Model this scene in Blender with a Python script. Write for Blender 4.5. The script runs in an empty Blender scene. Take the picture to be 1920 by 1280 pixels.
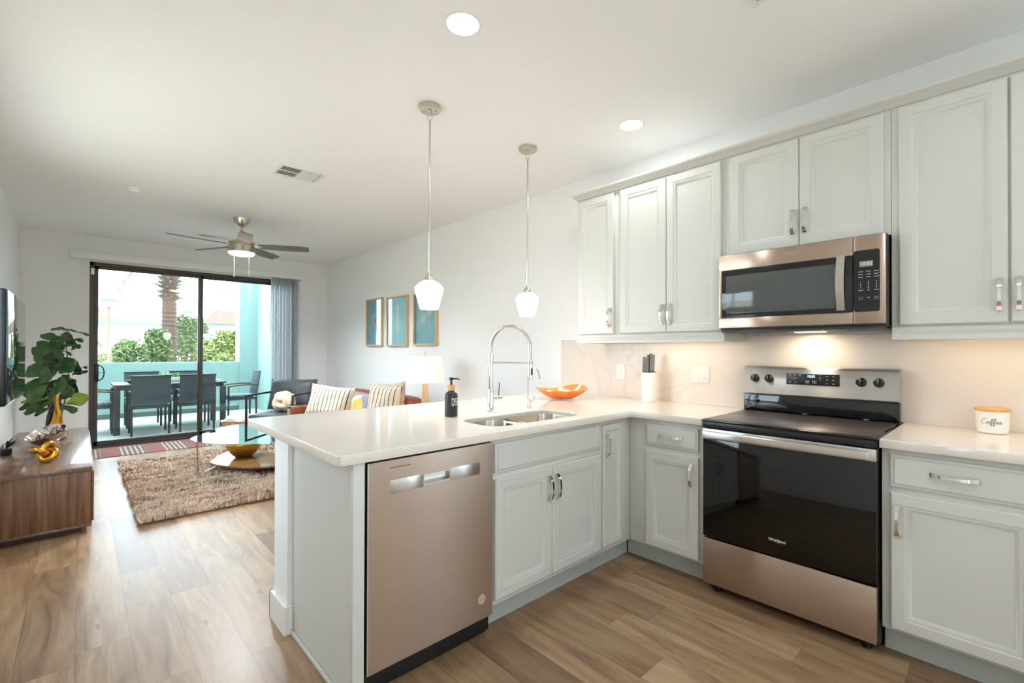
import bpy, bmesh, math, random
from mathutils import Vector, Matrix
random.seed(7)
sc = bpy.context.scene
COL = sc.collection
PI = math.pi

# ------------------------------------------------------------------ camera
CAM = Vector((-3.0792, -0.3826, 1.2795))
YAW, PITCH, ROLL, FPX, PPX, PPY = 0.7614, 0.0067, 0.0027, 870.2, 980.35, 650.9
FW = Vector((math.sin(YAW), math.cos(YAW), 0)); RT = Vector((math.cos(YAW), -math.sin(YAW), 0)); UP = Vector((0, 0, 1))
f2 = FW*math.cos(PITCH) + UP*math.sin(PITCH); u2 = UP*math.cos(PITCH) - FW*math.sin(PITCH)
r3 = RT*math.cos(ROLL) + u2*math.sin(ROLL); u3 = u2*math.cos(ROLL) - RT*math.sin(ROLL)
cd = bpy.data.cameras.new('camera'); cam = bpy.data.objects.new('camera', cd); COL.objects.link(cam)
cam.matrix_world = Matrix(((r3.x, u3.x, -f2.x, CAM.x), (r3.y, u3.y, -f2.y, CAM.y), (r3.z, u3.z, -f2.z, CAM.z), (0, 0, 0, 1)))
cd.sensor_fit = 'HORIZONTAL'; cd.sensor_width = 36.0; cd.lens = 36.0*FPX/1920
cd.shift_x = (960-PPX)/1920; cd.shift_y = (PPY-640)/1920
cd.clip_start = 0.02; cd.clip_end = 400
sc.camera = cam

# ------------------------------------------------------------------ world, sun, exposure
w = bpy.data.worlds.new('sky'); sc.world = w; w.use_nodes = True
bg = w.node_tree.nodes['Background']; bg.inputs[0].default_value = (0.77, 0.885, 1.0, 1); bg.inputs[1].default_value = 8.5
sl = bpy.data.lights.new('sun', 'SUN'); sl.energy = 5.0; sl.angle = 0.02; sl.color = (1, 0.99, 0.97)
so = bpy.data.objects.new('sun', sl); COL.objects.link(so)
so.rotation_euler = Vector((-0.10, 0.60, -0.76)).to_track_quat('-Z', 'Y').to_euler()
sc.view_settings.view_transform = 'Standard'; sc.view_settings.look = 'None'
sc.view_settings.gamma = 1.0; sc.view_settings.exposure = 0.29; sc.view_settings.use_curve_mapping = False
try:
    sc.cycles.use_denoising = True; sc.cycles.max_bounces = 14; sc.cycles.diffuse_bounces = 10; sc.cycles.glossy_bounces = 4
    sc.cycles.transparent_max_bounces = 16; sc.cycles.sample_clamp_indirect = 20.0; sc.cycles.caustics_reflective = False
except Exception: pass
DOWNLIGHT_W, PENDANT_W, STRIP_W, LAMP_W, FAN_W, HOOD_W = 4.3, 2.5, .40, 1.0, 52.0, 1.2

# ------------------------------------------------------------------ helpers: materials
def lin(c):
    return tuple(((v/255)/12.92 if v/255 <= .04045 else ((v/255+.055)/1.055)**2.4) for v in c)
def nd(nt, t, **kw):
    n = nt.nodes.new(t)
    for k, v in kw.items():
        if k.startswith('i_'): n.inputs[int(k[2:])].default_value = v
        else: setattr(n, k, v)
    return n
def math_(nt, op, a, b=None, c=None):
    n = nt.nodes.new('ShaderNodeMath'); n.operation = op
    for i, v in enumerate((a, b, c)):
        if v is None: continue
        if hasattr(v, 'is_output'): nt.links.new(v, n.inputs[i])
        else: n.inputs[i].default_value = v
    return n.outputs[0]
def mixc(nt, fac, a, b):
    n = nt.nodes.new('ShaderNodeMix'); n.data_type = 'RGBA'
    for i, v in ((0, fac), (6, a), (7, b)):
        if hasattr(v, 'is_output'): nt.links.new(v, n.inputs[i])
        else: n.inputs[i].default_value = v if i == 0 else (*v[:3], 1)
    return n.outputs[2]
def coords(nt, scale=(1, 1, 1), rot=(0, 0, 0), world=False):
    if world:
        o = nt.nodes.new('ShaderNodeNewGeometry').outputs['Position']
    else:
        o = nt.nodes.new('ShaderNodeTexCoord').outputs['Object']
    m = nd(nt, 'ShaderNodeMapping'); m.inputs['Scale'].default_value = scale; m.inputs['Rotation'].default_value = rot
    nt.links.new(o, m.inputs[0]); return m.outputs[0]
def noise(nt, vec, scale, detail=3, rough=.5, dist=0):
    n = nd(nt, 'ShaderNodeTexNoise'); n.inputs['Scale'].default_value = scale; n.inputs['Detail'].default_value = detail
    n.inputs['Roughness'].default_value = rough; n.inputs['Distortion'].default_value = dist
    nt.links.new(vec, n.inputs['Vector']); return n.outputs[0]
def ramp(nt, fac, stops):
    n = nd(nt, 'ShaderNodeValToRGB'); e = n.color_ramp.elements
    while len(e) < len(stops): e.new(0.5)
    for el, (p, c) in zip(e, stops): el.position = p; el.color = (*c[:3], 1)
    nt.links.new(fac, n.inputs[0]); return n.outputs[0]
def bump(nt, b, h, strength, dist=.002):
    n = nd(nt, 'ShaderNodeBump'); n.inputs['Strength'].default_value = strength; n.inputs['Distance'].default_value = dist
    nt.links.new(h, n.inputs['Height']); nt.links.new(n.outputs[0], b.inputs['Normal'])
def mat(name, rgb, rough=.5, metal=0., spec=None, emis=None, estr=0., coat=0., var=None, bmp=None, trans=0., sheen=0., world=False):
    """principled material; var=(second colour, noise scale, stretch), bmp=(noise scale, strength, stretch)"""
    m = bpy.data.materials.new(name); m.use_nodes = True; nt = m.node_tree; b = nt.nodes['Principled BSDF']
    c = lin(rgb); b.inputs['Base Color'].default_value = (*c, 1); b.inputs['Roughness'].default_value = rough; b.inputs['Metallic'].default_value = metal
    if spec is not None: b.inputs['Specular IOR Level'].default_value = spec
    if emis: b.inputs['Emission Color'].default_value = (*lin(emis), 1); b.inputs['Emission Strength'].default_value = estr
    if coat: b.inputs['Coat Weight'].default_value = coat; b.inputs['Coat Roughness'].default_value = .03
    if trans: b.inputs['Transmission Weight'].default_value = trans
    if sheen: b.inputs['Sheen Weight'].default_value = sheen
    if var:
        n = noise(nt, coords(nt, var[2], world=world), var[1], 4, .6)
        nt.links.new(ramp(nt, n, [(.36, c), (.64, lin(var[0]))]), b.inputs['Base Color'])
    if bmp: bump(nt, b, noise(nt, coords(nt, bmp[2], world=world), bmp[0], 3), bmp[1])
    return m
def bsdf(m): return m.node_tree, m.node_tree.nodes['Principled BSDF']

MAT = {}
M_ = MAT
M_['wall'] = mat('wall_paint', (234, 234, 233), .85, bmp=(220, .06, (1, 1, 1)))
M_['ceiling'] = mat('ceiling_paint', (242, 242, 242), .9, bmp=(160, .06, (1, 1, 1)))
M_['white'] = mat('white_satin', (232, 232, 230), .45)
M_['plastic'] = mat('white_plastic', (236, 234, 228), .35)
M_['cab'] = mat('sage_grey_cabinet_paint', (206, 206, 200), .38)
M_['toe'] = mat('toe_kick_paint', (176, 180, 174), .5)
M_['chrome'] = mat('chrome', (232, 230, 228), .08, 1.)
M_['nickel'] = mat('brushed_nickel', (205, 196, 184), .28, 1.)
M_['black'] = mat('black_plastic', (16, 16, 18), .35)
M_['blackgloss'] = mat('black_glass', (9, 9, 10), .05, spec=.6)
M_['darkgrey'] = mat('dark_grey', (52, 53, 55), .45)
M_['ink'] = mat('printed_white', (225, 228, 230), .5)
M_['inkdark'] = mat('printed_dark', (38, 36, 38), .6)
M_['bluedigit'] = mat('lit_digits', (150, 200, 255), .4, emis=(150, 205, 255), estr=2.5)
M_['lcd'] = mat('lcd_window', (132, 138, 124), .25, emis=(140, 148, 128), estr=.12)
M_['gold'] = mat('gold', (214, 160, 62), .28, 1., var=((190, 132, 44), 14, (1, 1, 1)))
M_['goldleaf'] = mat('hammered_gold', (205, 165, 82), .38, 1., bmp=(60, .5, (1, 1, 1)))
M_['orange'] = mat('orange_glaze', (222, 118, 34), .18, coat=.6, var=((238, 146, 66), 8, (1, 1, 1)))
M_['bamboo'] = mat('bamboo', (214, 160, 84), .5, var=((228, 178, 104), 10, (1, 1, 12)))
M_['ltwood'] = mat('light_oak', (216, 186, 142), .5, var=((196, 160, 114), 9, (8, 8, 1)))
M_['steel'] = mat('knife_steel', (128, 124, 122), .38, 1.)
M_['leather'] = mat('tan_leather', (138, 76, 38), .38, var=((112, 58, 30), 6, (1, 1, 1)), bmp=(160, .12, (1, 1, 1)))
M_['blackleather'] = mat('charcoal_leather', (52, 56, 60), .5, var=((66, 71, 75), 7, (1, 1, 1)), bmp=(130, .15, (1, 1, 1)))
M_['bronze'] = mat('dark_bronze', (58, 46, 42), .4, .6)
M_['frame'] = mat('bronze_aluminium', (74, 66, 62), .4, .4)
M_['teal'] = mat('teal_stucco', (154, 182, 176), .9, bmp=(90, .4, (1, 1, 1)))
M_['concrete'] = mat('patio_concrete', (206, 210, 204), .8, var=((194, 200, 194), 3, (1, 1, 1)))
M_['patiometal'] = mat('patio_grey_metal', (54, 60, 63), .45, .3)
M_['sling'] = mat('patio_sling_fabric', (66, 77, 82), .8)
M_['armwood'] = mat('patio_arm_wood', (96, 72, 58), .5)
M_['patiocush'] = mat('patio_cushion', (140, 150, 148), .9, var=((104, 116, 118), 30, (1, 1, 1)))
M_['knit'] = mat('cream_velvet', (224, 206, 176), .9, sheen=.4)
M_['throw'] = mat('cream_knit_throw', (226, 216, 198), .95, bmp=(80, .8, (1, 1, 1)))
M_['rattan'] = mat('woven_rattan', (206, 176, 132), .7, var=((170, 136, 94), 60, (1, 1, .2)))
M_['bark'] = mat('palm_bark', (76, 56, 42), .95, var=((54, 40, 30), 7, (.6, .6, 9)), bmp=(9, 1, (.4, .4, 8)))
M_['boots'] = mat('palm_frond_stubs', (84, 84, 70), .95, var=((60, 60, 52), 8, (1, 1, 1)))
M_['hedge'] = mat('oleander_leaf', (84, 104, 52), .7, var=((56, 80, 36), 1.5, (1, 1, 1)), world=True)
M_['hedge2'] = mat('yellow_green_leaf', (104, 116, 52), .7, var=((76, 92, 40), 2, (1, 1, 1)), world=True)
M_['stuccofar'] = mat('pale_house_stucco', (236, 230, 222), .9)
M_['rooftile'] = mat('clay_roof_tile', (104, 66, 50), .85, var=((86, 54, 42), 3, (1, 1, 1)))
M_['fascia'] = mat('green_grey_fascia', (92, 108, 102), .8)
M_['ground'] = mat('pale_gravel', (214, 204, 190), .95, var=((196, 184, 168), .6, (1, 1, 1)), world=True)
M_['soil'] = mat('potting_soil', (62, 48, 38), .95)
M_['pot'] = mat('woven_planter', (96, 84, 72), .8)
M_['trunk'] = mat('fig_stem', (116, 88, 66), .85)
M_['carwhite'] = mat('car_white', (236, 238, 240), .25)
M_['carglass'] = mat('car_glass', (92, 100, 112), .15)
M_['lamppost'] = mat('lamp_post_metal', (96, 88, 72), .6)
M_['lamphat'] = mat('lamp_hat_metal', (60, 70, 68), .6)
M_['silver'] = mat('polished_silver', (225, 220, 215), .1, 1.)
M_['blind'] = mat('vertical_blind_vinyl', (224, 226, 230), .5)
_nt, _b = M_['blind'].node_tree, M_['blind'].node_tree.nodes['Principled BSDF']; _o = _nt.nodes['Material Output']; _t = nd(_nt, 'ShaderNodeBsdfTranslucent'); _t.inputs[0].default_value = (.90, .90, .91, 1); _m = nd(_nt, 'ShaderNodeMixShader'); _m.inputs[0].default_value = .64
_nt.links.new(_b.outputs[0], _m.inputs[1]); _nt.links.new(_t.outputs[0], _m.inputs[2]); _nt.links.new(_m.outputs[0], _o.inputs[0])
M_['door_white'] = M_['white']
M_['soapbottle'] = mat('matte_black_glass', (44, 42, 44), .35)
M_['ceramic'] = mat('white_ceramic', (240, 236, 230), .3)
M_['shade'] = mat('linen_lamp_shade', (250, 240, 220), .9, emis=(255, 232, 204), estr=.40)
M_['opal'] = mat('lit_opal_glass', (255, 250, 242), .3, emis=(252, 250, 248), estr=11.)
M_['led'] = mat('lit_led_lens', (255, 255, 255), .5, emis=(255, 248, 238), estr=9.)
M_['fanlens'] = mat('lit_fan_lens', (255, 255, 255), .5, emis=(255, 240, 214), estr=12.)
M_['strip'] = mat('lit_led_strip', (255, 240, 210), .5, emis=(255, 214, 150), estr=6.)
M_['fanblade'] = mat('grey_walnut_blade', (118, 114, 106), .5, var=((100, 96, 90), 8, (1, 12, 1)))
M_['rugedge'] = mat('rug_backing', (150, 122, 102), .95)

def stainless(name, rgb, rough, stretch):
    m = mat(name, rgb, rough, 1.); nt, b = bsdf(m)
    bump(nt, b, noise(nt, coords(nt, stretch), 6, 2, .6), .12, .0012)
    b.inputs['Anisotropic'].default_value = .95
    cz = nd(nt, 'ShaderNodeCombineXYZ'); cz.inputs[2].default_value = 1.; nt.links.new(cz.outputs[0], b.inputs['Tangent'])
    return m
M_['stainless'] = stainless('brushed_stainless', (192, 172, 156), .28, (3, 3, 160))
M_['stainless2'] = stainless('satin_stainless_trim', (214, 210, 206), .28, (3, 3, 160))
M_['sinksteel'] = stainless('sink_stainless', (200, 192, 182), .26, (60, 60, 3))

def glass(name, tint, refl=1.0):
    m = bpy.data.materials.new(name); m.use_nodes = True; nt = m.node_tree; nt.nodes.clear()
    o = nd(nt, 'ShaderNodeOutputMaterial'); mx = nd(nt, 'ShaderNodeMixShader'); t = nd(nt, 'ShaderNodeBsdfTransparent'); g = nd(nt, 'ShaderNodeBsdfGlossy')
    t.inputs[0].default_value = (*tint, 1); g.inputs['Roughness'].default_value = .01
    f = nd(nt, 'ShaderNodeFresnel'); f.inputs[0].default_value = 1.5
    bk = nd(nt, 'ShaderNodeNewGeometry').outputs['Backfacing']
    nt.links.new(math_(nt, 'MULTIPLY', math_(nt, 'MULTIPLY', f.outputs[0], refl*1.8), math_(nt, 'SUBTRACT', 1, bk)), mx.inputs[0]); nt.links.new(t.outputs[0], mx.inputs[1]); nt.links.new(g.outputs[0], mx.inputs[2])
    nt.links.new(mx.outputs[0], o.inputs[0]); return m
M_['pane'] = glass('door_glass', (.93, .965, .965), .9)
M_['tableglass'] = glass('table_glass', (.84, .95, .92), 1.6)
M_['picglass'] = glass('picture_glass', (.97, .98, .98), .75)

def wood(name, c1, c2, c3, rough, stretch, coat=0.):
    m = mat(name, c1, rough, coat=coat); nt, b = bsdf(m)
    v = coords(nt, stretch); n = noise(nt, v, 5, 5, .62, .6)
    nt.links.new(ramp(nt, n, [(.30, lin(c3)), (.48, lin(c1)), (.68, lin(c2))]), b.inputs['Base Color']); return m
M_['walnut_v'] = wood('walnut_vertical_grain', (112, 78, 56), (136, 100, 74), (82, 54, 38), .4, (9, 9, .35))
M_['walnut_h'] = wood('walnut_top_grain', (112, 84, 66), (136, 104, 82), (88, 62, 48), .28, (9, .5, 9), .3)
M_['walnut_s'] = wood('walnut_shelf', (140, 92, 58), (164, 114, 74), (104, 66, 42), .25, (1.5, 9, 9), .4)

def floor_mat():
    m = mat('oak_vinyl_planks', (170, 140, 112), .3); nt, b = bsdf(m)
    pos = nt.nodes.new('ShaderNodeNewGeometry').outputs['Position']
    s = nd(nt, 'ShaderNodeSeparateXYZ'); nt.links.new(pos, s.inputs[0])
    W, L = .178, 1.22
    u = math_(nt, 'DIVIDE', math_(nt, 'ADD', s.outputs[0], 10.03), W); row = math_(nt, 'FLOOR', u)
    wn = nd(nt, 'ShaderNodeTexWhiteNoise'); wn.noise_dimensions = '1D'; nt.links.new(row, wn.inputs['W'])
    v = math_(nt, 'ADD', math_(nt, 'DIVIDE', math_(nt, 'ADD', s.outputs[1], 20), L), math_(nt, 'MULTIPLY', wn.outputs['Value'], 7.3)); idx = math_(nt, 'FLOOR', v)
    cx = nd(nt, 'ShaderNodeCombineXYZ'); nt.links.new(row, cx.inputs[0]); nt.links.new(idx, cx.inputs[1])
    w2 = nd(nt, 'ShaderNodeTexWhiteNoise'); w2.noise_dimensions = '2D'; nt.links.new(cx.outputs[0], w2.inputs['Vector'])
    # grain, shifted per plank
    sh = nd(nt, 'ShaderNodeVectorMath'); sh.operation = 'MULTIPLY_ADD'; nt.links.new(w2.outputs['Color'], sh.inputs[0]); sh.inputs[1].default_value = (13, 17, 3); nt.links.new(pos, sh.inputs[2])
    mp = nd(nt, 'ShaderNodeMapping'); mp.inputs['Scale'].default_value = (7, .8, 1); nt.links.new(sh.outputs[0], mp.inputs[0])
    g1 = noise(nt, mp.outputs[0], 2.2, 6, .62, .8)
    mp2 = nd(nt, 'ShaderNodeMapping'); mp2.inputs['Scale'].default_value = (60, 2.2, 1); nt.links.new(sh.outputs[0], mp2.inputs[0])
    g2 = noise(nt, mp2.outputs[0], 2.0, 3, .6)
    base = ramp(nt, g1, [(.26, lin((112, 86, 66))), (.42, lin((156, 126, 98))), (.58, lin((178, 150, 120))), (.76, lin((198, 172, 144)))])
    tone = ramp(nt, w2.outputs['Value'], [(0, lin((176, 164, 152))), (.45, lin((226, 218, 206))), (1, lin((255, 250, 244)))])
    mul = nd(nt, 'ShaderNodeMix'); mul.data_type = 'RGBA'; mul.blend_type = 'MULTIPLY'; mul.inputs[0].default_value = .85
    nt.links.new(base, mul.inputs[6]); nt.links.new(tone, mul.inputs[7])
    fine = mixc(nt, math_(nt, 'MULTIPLY', math_(nt, 'SUBTRACT', g2, .35), .55), mul.outputs[2], lin((120, 92, 70)))
    # knots: dark elongated spots
    mk = nd(nt, 'ShaderNodeMapping'); mk.inputs['Scale'].default_value = (5.5, 1.7, 1); nt.links.new(sh.outputs[0], mk.inputs[0])
    vo = nd(nt, 'ShaderNodeTexVoronoi'); vo.inputs['Scale'].default_value = 1.0; nt.links.new(mk.outputs[0], vo.inputs['Vector'])
    kn = math_(nt, 'MULTIPLY', math_(nt, 'LESS_THAN', math_(nt, 'ADD', vo.outputs['Distance'], math_(nt, 'MULTIPLY', g2, .10)), .115), .55)
    col = mixc(nt, kn, fine, lin((104, 74, 52)))
    fu = math_(nt, 'FRACT', u); fv = math_(nt, 'FRACT', v)
    gap = math_(nt, 'MAXIMUM', math_(nt, 'LESS_THAN', fu, .014), math_(nt, 'LESS_THAN', fv, .0024))
    nt.links.new(mixc(nt, math_(nt, 'MULTIPLY', gap, .55), col, lin((84, 66, 52))), b.inputs['Base Color'])
    nt.links.new(math_(nt, 'ADD', math_(nt, 'MULTIPLY', g1, .16), .26), b.inputs['Roughness'])
    h = math_(nt, 'SUBTRACT', math_(nt, 'MULTIPLY', g2, .25), gap); bump(nt, b, h, .18, .001)
    return m
M_['floor'] = floor_mat()

def quartz():
    m = mat('white_quartz', (240, 234, 226), .12); nt, b = bsdf(m)
    v = coords(nt, (1, 1, 1), world=True); n = noise(nt, v, 220, 2, .5)
    nt.links.new(ramp(nt, n, [(.3, lin((222, 213, 202))), (.6, lin((231, 222, 211)))]), b.inputs['Base Color']); return m
M_['quartz'] = quartz()
def marble(name, base, vein, scale, rough):
    m = mat(name, base, rough); nt, b = bsdf(m)
    v = coords(nt, (1, 1, 1), world=True); n = noise(nt, v, scale, 6, .6, 1.6)
    a = math_(nt, 'ABSOLUTE', math_(nt, 'SUBTRACT', n, .5)); k = noise(nt, v, scale*.7, 2)
    f = math_(nt, 'MULTIPLY', math_(nt, 'LESS_THAN', a, .012), math_(nt, 'GREATER_THAN', k, .56))
    sm = ramp(nt, a, [(0, lin(vein)), (.03, lin(base)), (1, lin(base))])
    nt.links.new(mixc(nt, math_(nt, 'MULTIPLY', math_(nt, 'GREATER_THAN', k, .52), .30), lin(base), sm), b.inputs['Base Color']); return m
M_['backsplash'] = marble('veined_quartz_backsplash', (222, 212, 202), (186, 178, 170), 1.3, .16)
M_['blockmarble'] = marble('white_marble_block', (236, 236, 236), (212, 214, 220), 9, .3)

def striped(name, base, line, freq, width, axis=0, extra=None):
    m = mat(name, base, .9, sheen=.2); nt, b = bsdf(m)
    s = nd(nt, 'ShaderNodeSeparateXYZ'); nt.links.new(coords(nt), s.inputs[0])
    n = noise(nt, coords(nt), 12, 2)
    f = math_(nt, 'FRACT', math_(nt, 'ADD', math_(nt, 'MULTIPLY', s.outputs[axis], freq), math_(nt, 'MULTIPLY', n, .06)))
    k = math_(nt, 'LESS_THAN', f, width)
    nt.links.new(mixc(nt, k, lin(base), lin(line)), b.inputs['Base Color'])
    bump(nt, b, noise(nt, coords(nt), 260, 2), .3); return m
M_['stripe'] = striped('cream_with_dark_pinstripe', (226, 210, 190), (64, 60, 66), 22, .17)
M_['taupe'] = mat('taupe_patterned_cotton', (204, 190, 172), .9, var=((178, 164, 150), 40, (1, 1, 1)))
def block_pillow():
    m = mat('colour_block_cotton', (230, 224, 214), .9); nt, b = bsdf(m)
    s = nd(nt, 'ShaderNodeSeparateXYZ'); nt.links.new(coords(nt), s.inputs[0]); x, z = s.outputs[0], s.outputs[2]
    grey = math_(nt, 'GREATER_THAN', math_(nt, 'ADD', x, math_(nt, 'MULTIPLY', z, .35)), .02)
    top = math_(nt, 'GREATER_THAN', math_(nt, 'SUBTRACT', z, math_(nt, 'MULTIPLY', x, .3)), .10)
    yel = math_(nt, 'GREATER_THAN', x, -.12)
    c = mixc(nt, yel, lin((226, 196, 158)), lin((212, 186, 92))); c = mixc(nt, grey, c, lin((146, 146, 158))); c = mixc(nt, math_(nt, 'MULTIPLY', top, math_(nt, 'SUBTRACT', 1, grey)), c, lin((226, 226, 220)))
    nt.links.new(c, b.inputs['Base Color']); return m
M_['block'] = block_pillow()
def mat_stripes():
    m = mat('striped_flatweave', (150, 96, 90), .95); nt, b = bsdf(m)
    s = nd(nt, 'ShaderNodeSeparateXYZ'); nt.links.new(coords(nt), s.inputs[0])
    f = math_(nt, 'FRACT', math_(nt, 'MULTIPLY', s.outputs[0], 2.35)); g = math_(nt, 'FRACT', math_(nt, 'MULTIPLY', s.outputs[0], 21))
    k = math_(nt, 'MULTIPLY', math_(nt, 'LESS_THAN', math_(nt, 'ABSOLUTE', math_(nt, 'SUBTRACT', f, .5)), .28), math_(nt, 'LESS_THAN', g, .34))
    z = mixc(nt, math_(nt, 'LESS_THAN', math_(nt, 'ABSOLUTE', math_(nt, 'SUBTRACT', f, .5)), .3), lin((150, 98, 92)), lin((128, 104, 98)))
    nt.links.new(mixc(nt, k, z, lin((206, 186, 172))), b.inputs['Base Color']); bump(nt, b, noise(nt, coords(nt), 220, 2), .5); return m
M_['doormat'] = mat_stripes()
def shag():
    m = mat('shag_pile', (190, 158, 134), .95, sheen=.3); nt, b = bsdf(m)
    n = noise(nt, coords(nt, (3.5, 16, 4), world=True), 1.0, 4, .7); n2 = noise(nt, coords(nt, (1, 1, 1), world=True), 24, 2)
    f = math_(nt, 'ADD', math_(nt, 'MULTIPLY', n, .75), math_(nt, 'MULTIPLY', n2, .25))
    nt.links.new(ramp(nt, f, [(.38, lin((112, 88, 74))), (.46, lin((206, 182, 162))), (.58, lin((230, 210, 192))), (.8, lin((240, 226, 212)))]), b.inputs['Base Color']); return m
M_['shag'] = shag()
def leafmat(name, c1, c2, vein):
    m = mat(name, c1, .42); nt, b = bsdf(m)
    n = noise(nt, coords(nt), 9, 3)
    nt.links.new(ramp(nt, n, [(.35, lin(c1)), (.65, lin(c2))]), b.inputs['Base Color']); return m
M_['leaf'] = leafmat('fig_leaf', (58, 92, 50), (84, 118, 66), 0)
M_['leaf2'] = leafmat('fig_leaf_backlit', (150, 178, 52), (176, 196, 74), 0)  # lighter yellow-green colour for a couple of leaves
M_['art'] = mat('teal_art_print', (120, 168, 178), .6, var=((104, 152, 164), 5, (1, 1, 1)))
M_['artgold'] = mat('gold_leaf_print', (222, 190, 150), .6)
M_['artpink'] = mat('blush_print', (226, 196, 180), .6)
def ball_mat():
    m = mat('carved_ball', (190, 150, 120), .6); nt, b = bsdf(m)
    v = nd(nt, 'ShaderNodeTexVoronoi'); v.feature = 'DISTANCE_TO_EDGE'; v.inputs['Scale'].default_value = 26; nt.links.new(coords(nt), v.inputs['Vector'])
    nt.links.new(ramp(nt, v.outputs['Distance'], [(.04, lin((90, 62, 48))), (.16, lin((214, 186, 158)))]), b.inputs['Base Color']); return m
M_['ball'] = ball_mat()
M_['ball2'] = mat('brown_wood_ball', (134, 84, 62), .45)
M_['hob'] = mat('ceramic_hob_glass', (72, 62, 62), .28, spec=.7)
M_['ovenglass'] = mat('oven_black_glass', (8, 7, 7), .05, spec=.5)
M_['mwglass'] = mat('microwave_window', (78, 82, 80), .08, spec=.6)

# ------------------------------------------------------------------ helpers: geometry
def MX(x=0.):   # face looking towards -x: u = -y, v = z, w = -x
    return Matrix(((0, 0, -1, x), (-1, 0, 0, 0), (0, 1, 0, 0), (0, 0, 0, 1)))
def MY(y=0.):   # face looking towards -y: u = x, v = z, w = -y
    return Matrix(((1, 0, 0, 0), (0, 0, -1, y), (0, 1, 0, 0), (0, 0, 0, 1)))
class MB:
    def __init__(s, M=None): s.bm = bmesh.new(); s.M = M or Matrix()
    def add(s, verts, faces):
        vs = [s.bm.verts.new(s.M @ Vector(v)) for v in verts]
        for f in faces:
            try: s.bm.faces.new([vs[i] for i in f])
            except ValueError: pass
        return s
    def box(s, x0, x1, y0, y1, z0, z1, bev=0, seg=2):
        x0, x1 = sorted((x0, x1)); y0, y1 = sorted((y0, y1)); z0, z1 = sorted((z0, z1))
        V = [(x, y, z) for z in (z0, z1) for y in (y0, y1) for x in (x0, x1)]
        Fc = [(0, 2, 3, 1), (4, 5, 7, 6), (0, 1, 5, 4), (2, 6, 7, 3), (0, 4, 6, 2), (1, 3, 7, 5)]
        if not bev: return s.add(V, Fc)
        b = bmesh.new(); vs = [b.verts.new(v) for v in V]
        for f in Fc: b.faces.new([vs[i] for i in f])
        bmesh.ops.bevel(b, geom=b.edges[:], offset=min(bev, .49*min(x1-x0, y1-y0, z1-z0)), segments=seg, profile=.5, affect='EDGES')
        return s.join(b)
    def join(s, b):
        b.verts.index_update(); s.add([v.co[:] for v in b.verts], [[v.index for v in f.verts] for f in b.faces]); b.free(); return s
    def loops(s, loops, close0=True, close1=True, wrap=True):
        n = len(loops[0]); V = [v for l in loops for v in l]; Fc = []
        for i in range(len(loops)-1):
            for j in range(n if wrap else n-1):
                k = (j+1) % n; Fc.append((i*n+j, i*n+k, (i+1)*n+k, (i+1)*n+j))
        if close0: Fc.append(tuple(range(n))[::-1])
        if close1: Fc.append(tuple(range((len(loops)-1)*n, len(loops)*n)))
        return s.add(V, Fc)
    def lathe(s, prof, c=(0, 0, 0), n=24, sx=1, sy=1, close0=True, close1=True):
        return s.loops([[(c[0]+r*math.cos(2*PI*k/n)*sx, c[1]+r*math.sin(2*PI*k/n)*sy, c[2]+z) for k in range(n)] for r, z in prof], close0, close1)
    def tube(s, pts, r, n=8, closed=False, sq=None):
        pts = [Vector(p) for p in pts]; m = len(pts); R = r if isinstance(r, (list, tuple)) else [r]*m
        T = []
        for i in range(m):
            a = pts[(i-1) % m] if (closed or i > 0) else pts[i]; b = pts[(i+1) % m] if (closed or i < m-1) else pts[i]
            T.append((b-a).normalized() if (b-a).length > 1e-9 else Vector((0, 0, 1)))
        up = Vector((0, 0, 1)) if abs(T[0].z) < .9 else Vector((1, 0, 0)); N = (up-T[0]*up.dot(T[0])).normalized(); L = []
        for i in range(m):
            N = (N-T[i]*N.dot(T[i])).normalized(); B = T[i].cross(N)
            if sq:
                L.append([tuple(pts[i]+N*a*sq[0]+B*b*sq[1]) for a, b in ((-1, -1), (1, -1), (1, 1), (-1, 1))])
            else:
                L.append([tuple(pts[i]+(N*math.cos(2*PI*k/n)+B*math.sin(2*PI*k/n))*R[i]) for k in range(n)])
        if closed: L.append(L[0]); return s.loops(L, False, False)
        return s.loops(L)
    def cyl(s, a, b, r, r2=None, n=16): return s.tube([a, b], [r, r if r2 is None else r2], n)
    def prism(s, poly, z0, z1, bev=0):
        if bev:
            c = Vector((sum(p[0] for p in poly)/len(poly), sum(p[1] for p in poly)/len(poly)))
            def ins(d): return [tuple(Vector(p[:2])+(c-Vector(p[:2])).normalized()*d) for p in poly]
            i = ins(bev)
            return s.loops([[(x, y, z0) for x, y in i], [(p[0], p[1], z0+bev) for p in poly], [(p[0], p[1], z1-bev) for p in poly], [(x, y, z1) for x, y in i]])
        return s.loops([[(p[0], p[1], z0) for p in poly], [(p[0], p[1], z1) for p in poly]])
    def panel(s, u0, u1, v0, v1, rings):
        """concentric rectangles (inset, height) lofted and filled"""
        return s.loops([[(u0+i, v0+i, h), (u1-i, v0+i, h), (u1-i, v1-i, h), (u0+i, v1-i, h)] for i, h in rings])
    def ball(s, c, r, n=16, m=10, sz=1.):
        return s.lathe([(max(r*math.sin(PI*k/m), 1e-4), -r*math.cos(PI*k/m)*sz) for k in range(m+1)], c, n)
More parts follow.
